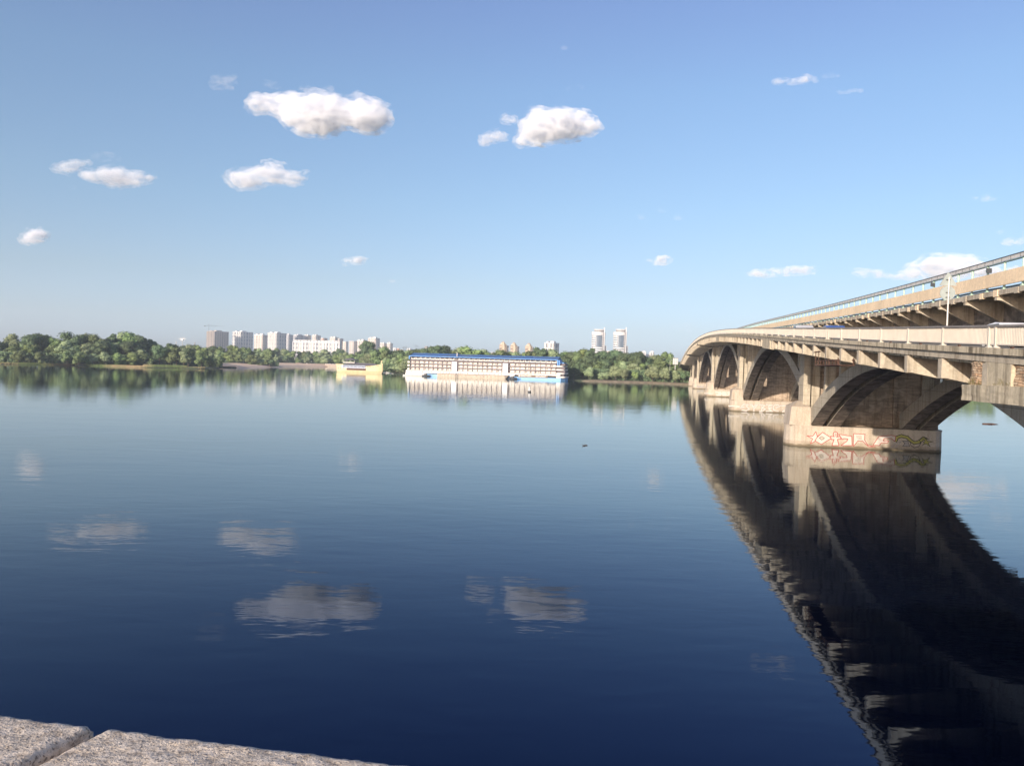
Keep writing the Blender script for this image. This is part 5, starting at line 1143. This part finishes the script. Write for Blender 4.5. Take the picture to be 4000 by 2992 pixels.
# people on the beaches (a few pixels each): one continuous skinned body per pose
SKIN = plain('skin', (.55, .33, .24), .6, .3, 0, .05)
def person_mesh(pose):
    J_ = {'pelvis': (0, 0, .95), 'chest': (0, 0, 1.35), 'neck': (0, 0, 1.5), 'head': (0, -.02, 1.66), 'crown': (0, -.01, 1.76),
          'shl': (-.19, 0, 1.42), 'shr': (.19, 0, 1.42), 'ell': (-.27, .02, 1.14), 'elr': (.27, .02, 1.14), 'hal': (-.27, -.08, .88), 'har': (.27, -.08, .88),
          'hil': (-.1, 0, .9), 'hir': (.1, 0, .9), 'knl': (-.12, -.02, .48), 'knr': (.12, .03, .48), 'anl': (-.13, .0, .08), 'anr': (.13, .06, .08), 'tol': (-.14, -.16, .03), 'tor': (.14, -.1, .03)}
    if pose == 'sit':
        J_ = {k: (x, y, z - .8) for k, (x, y, z) in J_.items()}
        J_.update(knl=(-.14, -.42, .42), knr=(.14, -.42, .42), anl=(-.14, -.66, .05), anr=(.14, -.66, .05), tol=(-.14, -.82, .05), tor=(.14, -.82, .05), ell=(-.3, .1, .35), elr=(.3, .1, .35), hal=(-.3, .25, .06), har=(.3, .25, .06), pelvis=(0, 0, .14), hil=(-.1, -.03, .12), hir=(.1, -.03, .12))
    Rr = dict(pelvis=.15, chest=.16, neck=.06, head=.1, crown=.07, shl=.07, shr=.07, ell=.045, elr=.045, hal=.035, har=.035, hil=.11, hir=.11, knl=.065, knr=.065, anl=.045, anr=.045, tol=.035, tor=.035)
    ks = list(J_); E_ = [('pelvis', 'chest'), ('chest', 'neck'), ('neck', 'head'), ('head', 'crown'), ('chest', 'shl'), ('chest', 'shr'), ('shl', 'ell'), ('shr', 'elr'), ('ell', 'hal'), ('elr', 'har'), ('pelvis', 'hil'), ('pelvis', 'hir'), ('hil', 'knl'), ('hir', 'knr'), ('knl', 'anl'), ('knr', 'anr'), ('anl', 'tol'), ('anr', 'tor')]
    me = bpy.data.meshes.new('body'); me.from_pydata([J_[k] for k in ks], [(ks.index(a), ks.index(b)) for a, b in E_], []); o = bpy.data.objects.new('body', me); COL.objects.link(o)
    sk = o.modifiers.new('skin', 'SKIN'); 
    for i, k in enumerate(ks): me.skin_vertices[0].data[i].radius = (Rr[k], Rr[k])
    me.skin_vertices[0].data[0].use_root = True; sb_ = o.modifiers.new('sub', 'SUBSURF'); sb_.levels = 1; sb_.render_levels = 1
    dg = bpy.context.evaluated_depsgraph_get(); m2 = bpy.data.meshes.new_from_object(o.evaluated_get(dg)); bpy.data.objects.remove(o); m2.materials.clear(); m2.materials.append(SKIN)
    m2.polygons.foreach_set('use_smooth', [True] * len(m2.polygons)); return m2, J_
PM = {k: person_mesh(k) for k in ('stand', 'sit')}
def person(label, px, Y, z, pose, rz, suit):
    me, J_ = PM[pose]; p = at(px, 1430, Y); e = empty('person', (p.x, Y, z), rz); tag(e, label, 'person', 'people on the beaches')
    o = bpy.data.objects.new('body', me); COL.objects.link(o); o.parent = e
    h = J_['head']; bm = bmesh.new(); bmesh.ops.create_uvsphere(bm, u_segments=10, v_segments=6, radius=.115, matrix=Matrix.Translation((h[0], h[1] + .025, h[2] + .045))); m2 = bpy.data.meshes.new('hair'); bm.to_mesh(m2); bm.free(); m2.materials.append(DKMET); q = bpy.data.objects.new('hair', m2); COL.objects.link(q); q.parent = e
    pz = J_['pelvis'][2]; c_ = J_['chest']; mb = MB(); mb.tube((0, 0, pz - .1), (0, 0, pz + .12), .2, .19, 10); 
    if suit[1]: mb.tube((0, 0, pz + .12), (0, 0, c_[2] + .08), .19, .2, 10)
    mb.build('clothing', plain('cloth', suit[0], .8), e)
RD = ((.5, .06, .05), 0); BK = ((.04, .04, .06), 0); WT = ((.75, .75, .75), 1); BL = ((.1, .2, .5), 1)
person('person in white top standing at the left end of the first beach', 880, 716, 1.15, 'stand', .3, WT)
person('person in red trunks standing on the first beach, left part', 894, 712, 1.1, 'stand', 2.5, RD)
person('person sitting on the first beach between the two dark bushes', 912, 716, 1.12, 'sit', .2, BK)
person('person in blue top standing near the middle of the first beach', 952, 706, 1.1, 'stand', 1.5, BL)
person('person in dark clothes sitting in the middle of the first beach', 966, 708, 1.1, 'sit', -.4, BK)
person('person in red sitting right of the middle on the first beach', 988, 706, 1.1, 'sit', .6, RD)
person('person in white standing right of the middle of the first beach', 1001, 704, 1.1, 'stand', -.8, WT)
person('person sitting near the right tip of the first beach', 1030, 708, 1.1, 'sit', .9, BL)
person('person standing near the water on the right tip of the first beach', 1052, 712, 1.1, 'stand', .1, BK)
person('person in white standing on the second beach left of the kiosk', 1120, 968, 1.15, 'stand', .4, WT)
person('person in dark clothes standing on the second beach right of the cabin', 1240, 966, 1.15, 'stand', .4, BK)

# ------------------------------------------------------------------ CLOUDS: lumpy closed volumes lit by the sun
def cloudmat(den, k=None, nscale=26, lo=.4, hi=.6, seed=0):
    mt = bpy.data.materials.new('cloud_vapour'); mt.use_nodes = True; t = mt.node_tree; t.nodes.clear(); out = t.nodes.new('ShaderNodeOutputMaterial'); v = t.nodes.new('ShaderNodeVolumePrincipled')
    v.inputs['Density'].default_value = den; v.inputs['Color'].default_value = (.96, .97, 1, 1); v.inputs['Anisotropy'].default_value = -.17; t.links.new(v.outputs[0], out.inputs['Volume'])
    if k:
        c_ = t.nodes.new('ShaderNodeTexCoord'); mp = t.nodes.new('ShaderNodeMapping'); mp.inputs['Scale'].default_value = (.62, .8, 1.25); mp.inputs['Location'].default_value = (seed * 7.3, seed * 3.1, 0)
        n_ = t.nodes.new('ShaderNodeTexNoise'); n_.inputs['Scale'].default_value = 1 / (nscale * k); n_.inputs['Detail'].default_value = 5; n_.inputs['Roughness'].default_value = .6; n_.inputs['Distortion'].default_value = .35
        r_ = t.nodes.new('ShaderNodeMapRange'); r_.inputs[1].default_value = lo; r_.inputs[2].default_value = hi; r_.inputs[3].default_value = .0; r_.inputs[4].default_value = den * 1.9
        t.links.new(c_.outputs['Object'], mp.inputs[0]); t.links.new(mp.outputs[0], n_.inputs['Vector']); t.links.new(n_.outputs[0], r_.inputs[0]); t.links.new(r_.outputs[0], v.inputs['Density'])
    return mt
def inpoly(x, y, P):
    c_ = False; j = len(P) - 1
    for i in range(len(P)):
        if (P[i][1] > y) != (P[j][1] > y) and x < (P[j][0] - P[i][0]) * (y - P[i][1]) / (P[j][1] - P[i][1]) + P[i][0]: c_ = not c_
        j = i
    return c_
def edist(x, y, P):
    d = 1e9; p = Vector((x, y))
    for i in range(len(P)):
        a = Vector(P[i]); b = Vector(P[(i + 1) % len(P)]); ab = b - a; t = max(0, min(1, (p - a).dot(ab) / max(1e-9, ab.length_squared))); d = min(d, (p - a - ab * t).length)
    return d
CM = {}
def cloud(label, poly, n=60, dens=1., alt=1100, seed=0, thick=1., rmin=6, group='fair weather clouds'):
    r = random.Random(seed); xs = [p[0] for p in poly]; ys = [p[1] for p in poly]; cx, cy = sum(xs) / len(xs), sum(ys) / len(ys)
    d = ray(cx, cy); el = d.z / d.y; Y = min(11000, (alt - H) / el); k = Y / 3000
    ctr = at(cx, cy, Y); pts = []; tries = 0
    while len(pts) < n and tries < 4000:
        tries += 1; x = r.uniform(min(xs), max(xs)); y = r.uniform(min(ys), max(ys))
        if not inpoly(x, y, poly): continue
        ed = edist(x, y, poly); rad = max(rmin, min(ed * 1.05, 60)) * r.uniform(.8, 1.1)
        if ed < rmin * .5: continue
        p = at(x, y, Y) - ctr; p.y += r.uniform(-1, 1) * ed * k * .7; pts.append((p, rad * k))
    def blob(name, grow, add, parent, den, nscale, lo, hi):
        bm = bmesh.new()
        for p, R2 in pts:
            R3 = R2 * grow + add * k; res = bmesh.ops.create_icosphere(bm, subdivisions=3, radius=1)
            for v in res['verts']:
                q = v.co.copy(); f = 1 + .38 * noise.noise(q * 1.4 + p / R2) + .2 * noise.noise(q * 3.4 + p / R2 * 2)
                v.co = p + Vector((q.x * R3 * 1.25 * f, q.y * R3 * f, q.z * R3 * .85 * f))
        me = bpy.data.meshes.new(name); bm.to_mesh(me); bm.free(); o = bpy.data.objects.new(name, me); COL.objects.link(o)
        rm = o.modifiers.new('remesh', 'REMESH'); rm.mode = 'VOXEL'; W_ = (max(xs) - min(xs)) * k; rm.voxel_size = max(W_ / 110, 2.6 * k)
        dg = bpy.context.evaluated_depsgraph_get(); m2 = bpy.data.meshes.new_from_object(o.evaluated_get(dg)); o.modifiers.clear(); o.data = m2
        m2.materials.clear(); m2.materials.append(cloudmat(den, k, nscale, lo, hi, seed)); 
        if parent: o.parent = parent
        return o
    big = dens > .45; den = dens * .0085 / k * (1.9 if cy > 850 else 1.5 if not big else .9)
    o = blob('cloud', 1.12, 7 if big else 5, None, den * 1.3, 30, .46, .66)
    o.location = ctr
    if big: blob('dense_core', .86, 0, o, den * 2.0, 24, .36, .6)
    tag(o, label, 'cloud', group); return o
def q1(pts): return [(600 + x / 1.0533, 100 + y / 1.0533) for x, y in pts]     # from zoom (600,100)
def q2(pts): return [(x / 1.58, 500 + y / 1.58) for x, y in pts]
def q3(pts): return [(2300 + x / 1.3012, 200 + y / 1.3012) for x, y in pts]
cloud('largest white cloud, wide and lumpy, left of the sky centre', q1([(380, 320), (395, 290), (450, 280), (530, 278), (570, 285), (640, 290), (720, 285), (760, 295), (830, 312), (900, 310), (950, 330), (1000, 362), (960, 385), (935, 430), (880, 450), (840, 432), (820, 415), (760, 430), (690, 460), (640, 452), (580, 425), (530, 405), (520, 372), (470, 360), (400, 355)]), 130, 1.3, seed=1, rmin=9)
cloud('second largest cloud, domed with a pointed right tip', q1([(1480, 490), (1510, 440), (1545, 365), (1600, 352), (1680, 350), (1760, 345), (1800, 365), (1830, 395), (1890, 412), (1850, 428), (1800, 450), (1700, 468), (1600, 485), (1530, 498)]), 90, 1.3, seed=2, rmin=8)
cloud('small puff just upper left of the domed cloud', q1([(1430, 395), (1435, 368), (1465, 360), (1490, 385), (1485, 405), (1450, 405)]), 14, 1.1, seed=3, rmin=7)
cloud('small lumpy cloud at the lower left of the domed cloud', q1([(1325, 485), (1345, 450), (1385, 445), (1410, 425), (1430, 430), (1435, 445), (1465, 440), (1450, 470), (1400, 480), (1360, 492)]), 24, 1.1, seed=4, rmin=6)
cloud('faint veil above left of the largest cloud', q1([(230, 235), (280, 208), (350, 200), (330, 225), (320, 260), (285, 272), (245, 262)]), 16, .25, seed=5, rmin=6)
cloud('thin wisp just above the left part of the largest cloud', q1([(445, 250), (460, 228), (500, 235), (535, 250), (490, 258)]), 12, .25, seed=6, rmin=5)
cloud('ragged wisp on top of the largest cloud', q1([(560, 275), (600, 258), (640, 255), (670, 275), (720, 250), (755, 272), (700, 285), (600, 288)]), 18, .5, seed=7, rmin=5)
cloud('flat middle cloud below the left end of the largest cloud', q1([(315, 650), (325, 605), (370, 590), (440, 580), (480, 560), (525, 565), (545, 600), (600, 605), (655, 595), (640, 630), (580, 660), (500, 655), (440, 650), (400, 680), (350, 672)]), 80, .95, seed=8, rmin=7)
cloud('long low cloud at the left, with bright round end', q2([(500, 300), (515, 262), (560, 250), (600, 262), (660, 255), (680, 235), (740, 235), (760, 268), (850, 270), (920, 285), (985, 300), (960, 330), (850, 355), (720, 370), (670, 350), (600, 335), (540, 325)]), 90, 1., seed=9, rmin=6)
cloud('slanting flat cloud just upper left of the long low one', q2([(298, 262), (320, 235), (400, 212), (480, 205), (530, 195), (565, 210), (540, 235), (480, 255), (400, 290), (375, 275)]), 45, .8, seed=10, rmin=5)
cloud('faint veil over the long low cloud', q2([(560, 190), (600, 150), (660, 150), (770, 178), (740, 205), (650, 200), (600, 215)]), 16, .15, seed=11, rmin=6)
cloud('small round cloud near the left edge', q2([(108, 705), (115, 680), (165, 670), (180, 615), (230, 620), (288, 640), (270, 690), (210, 720), (150, 718)]), 34, .8, seed=12, rmin=6)
cloud('tiny faint puff low in the sky above the island wood', q2([(605, 1098), (620, 1080), (650, 1075), (652, 1092), (630, 1100)]), 8, .3, seed=13, rmin=4)
cloud('tiny faint puff under the long low cloud', q2([(418, 378), (430, 360), (465, 360), (460, 378)]), 7, .25, seed=14, rmin=4)
cloud('small flat cloud above the yellow ship', q1([(770, 985), (775, 965), (830, 955), (885, 955), (870, 975), (820, 985)]), 18, 1., seed=15, rmin=5)
cloud('tiny flat cloud right of the one above the yellow ship', q1([(965, 1052), (970, 1046), (992, 1046), (990, 1054)]), 5, .5, seed=16, rmin=3)
cloud('small arrow shaped cloud above the right bank', q3([(243, 1075), (260, 1065), (320, 1062), (365, 1047), (410, 1045), (425, 1062), (390, 1082), (330, 1085)]), 20, 1., seed=17, rmin=4)
cloud('long flat cloud low above the start of the bridge', q3([(795, 1138), (850, 1115), (960, 1105), (1070, 1095), (1150, 1100), (1215, 1110), (1160, 1128), (1050, 1135), (900, 1148), (820, 1148)]), 50, .8, seed=18, rmin=5)
cloud('large hazy cloud rising behind the metro viaduct', q3([(1300, 1130), (1380, 1105), (1480, 1115), (1600, 1108), (1680, 1060), (1760, 1035), (1860, 1035), (1960, 1050), (2010, 1080), (2150, 1085), (2180, 1140), (1950, 1165), (1600, 1160), (1400, 1150)]), 70, .5, seed=19, rmin=7)
cloud('long slim cloud high at the right', q3([(935, 168), (950, 142), (1030, 140), (1100, 122), (1130, 132), (1180, 148), (1120, 160), (1000, 170)]), 34, .8, seed=20, rmin=5)
cloud('feathery wisp at the right end of the slim high cloud', q3([(1185, 135), (1210, 105), (1250, 118), (1280, 132), (1230, 135)]), 10, .25, seed=21, rmin=5)
cloud('thin long wisp below the slim high cloud', q3([(1213, 205), (1240, 188), (1290, 202), (1370, 192), (1415, 203), (1350, 215), (1280, 215)]), 18, .4, seed=22, rmin=4)
cloud('small flat cloud at the far right above the viaduct', q3([(1930, 755), (1970, 738), (2040, 732), (2060, 745), (2100, 748), (2020, 760)]), 16, .6, seed=23, rmin=4)
cloud('small flat cloud at the right edge above the viaduct railing', q3([(2095, 975), (2130, 955), (2212, 958), (2212, 985), (2150, 985)]), 14, .6, seed=24, rmin=5)
cloud('tiny slanting wisp just above the right edge cloud', q3([(2035, 935), (2070, 915), (2110, 912), (2080, 930)]), 8, .35, seed=25, rmin=4)
cloud('faint puff left of centre right in the mid sky', q3([(225, 835), (250, 828), (300, 842), (260, 855)]), 7, .2, seed=26, rmin=4)
cloud('faint puff, upper one of the group over the right bank', q3([(345, 808), (370, 795), (395, 808), (370, 818)]), 7, .25, seed=27, rmin=4)
cloud('faint puff, right one of the group over the right bank', q3([(420, 850), (450, 830), (500, 833), (460, 855)]), 8, .2, seed=28, rmin=4)
cloud('faint pale bank low over the bridge start', [(2590, 1290), (2650, 1265), (2700, 1268), (2750, 1280), (2690, 1290)], 14, .25, seed=29, rmin=5)
cloud('tiny faint wisp high near the top of the sky', q1([(1665, 97), (1675, 88), (1700, 90), (1695, 98)]), 6, .25, seed=30, rmin=3)
cloud('faint wisp above the domed cloud', q1([(1692, 268), (1705, 255), (1775, 248), (1770, 258), (1715, 262)]), 9, .22, seed=31, rmin=3)

# ------------------------------------------------------------------ haze
hz = MB(); hz.box(-3300, 3300, -310, 3600, -3, 190); hz = hz.build('haze', cloudmat(.00001), None)
mt = bpy.data.materials.new('haze_air'); mt.use_nodes = True; t = mt.node_tree; t.nodes.clear(); out = t.nodes.new('ShaderNodeOutputMaterial'); v = t.nodes.new('ShaderNodeVolumePrincipled')
v.inputs['Density'].default_value = .00014; v.inputs['Color'].default_value = (.82, .9, 1, 1); v.inputs['Anisotropy'].default_value = .1; t.links.new(v.outputs[0], out.inputs['Volume']); hz.data.materials.clear(); hz.data.materials.append(mt)
tag(hz, 'thin pale summer haze over the river', kind='stuff')
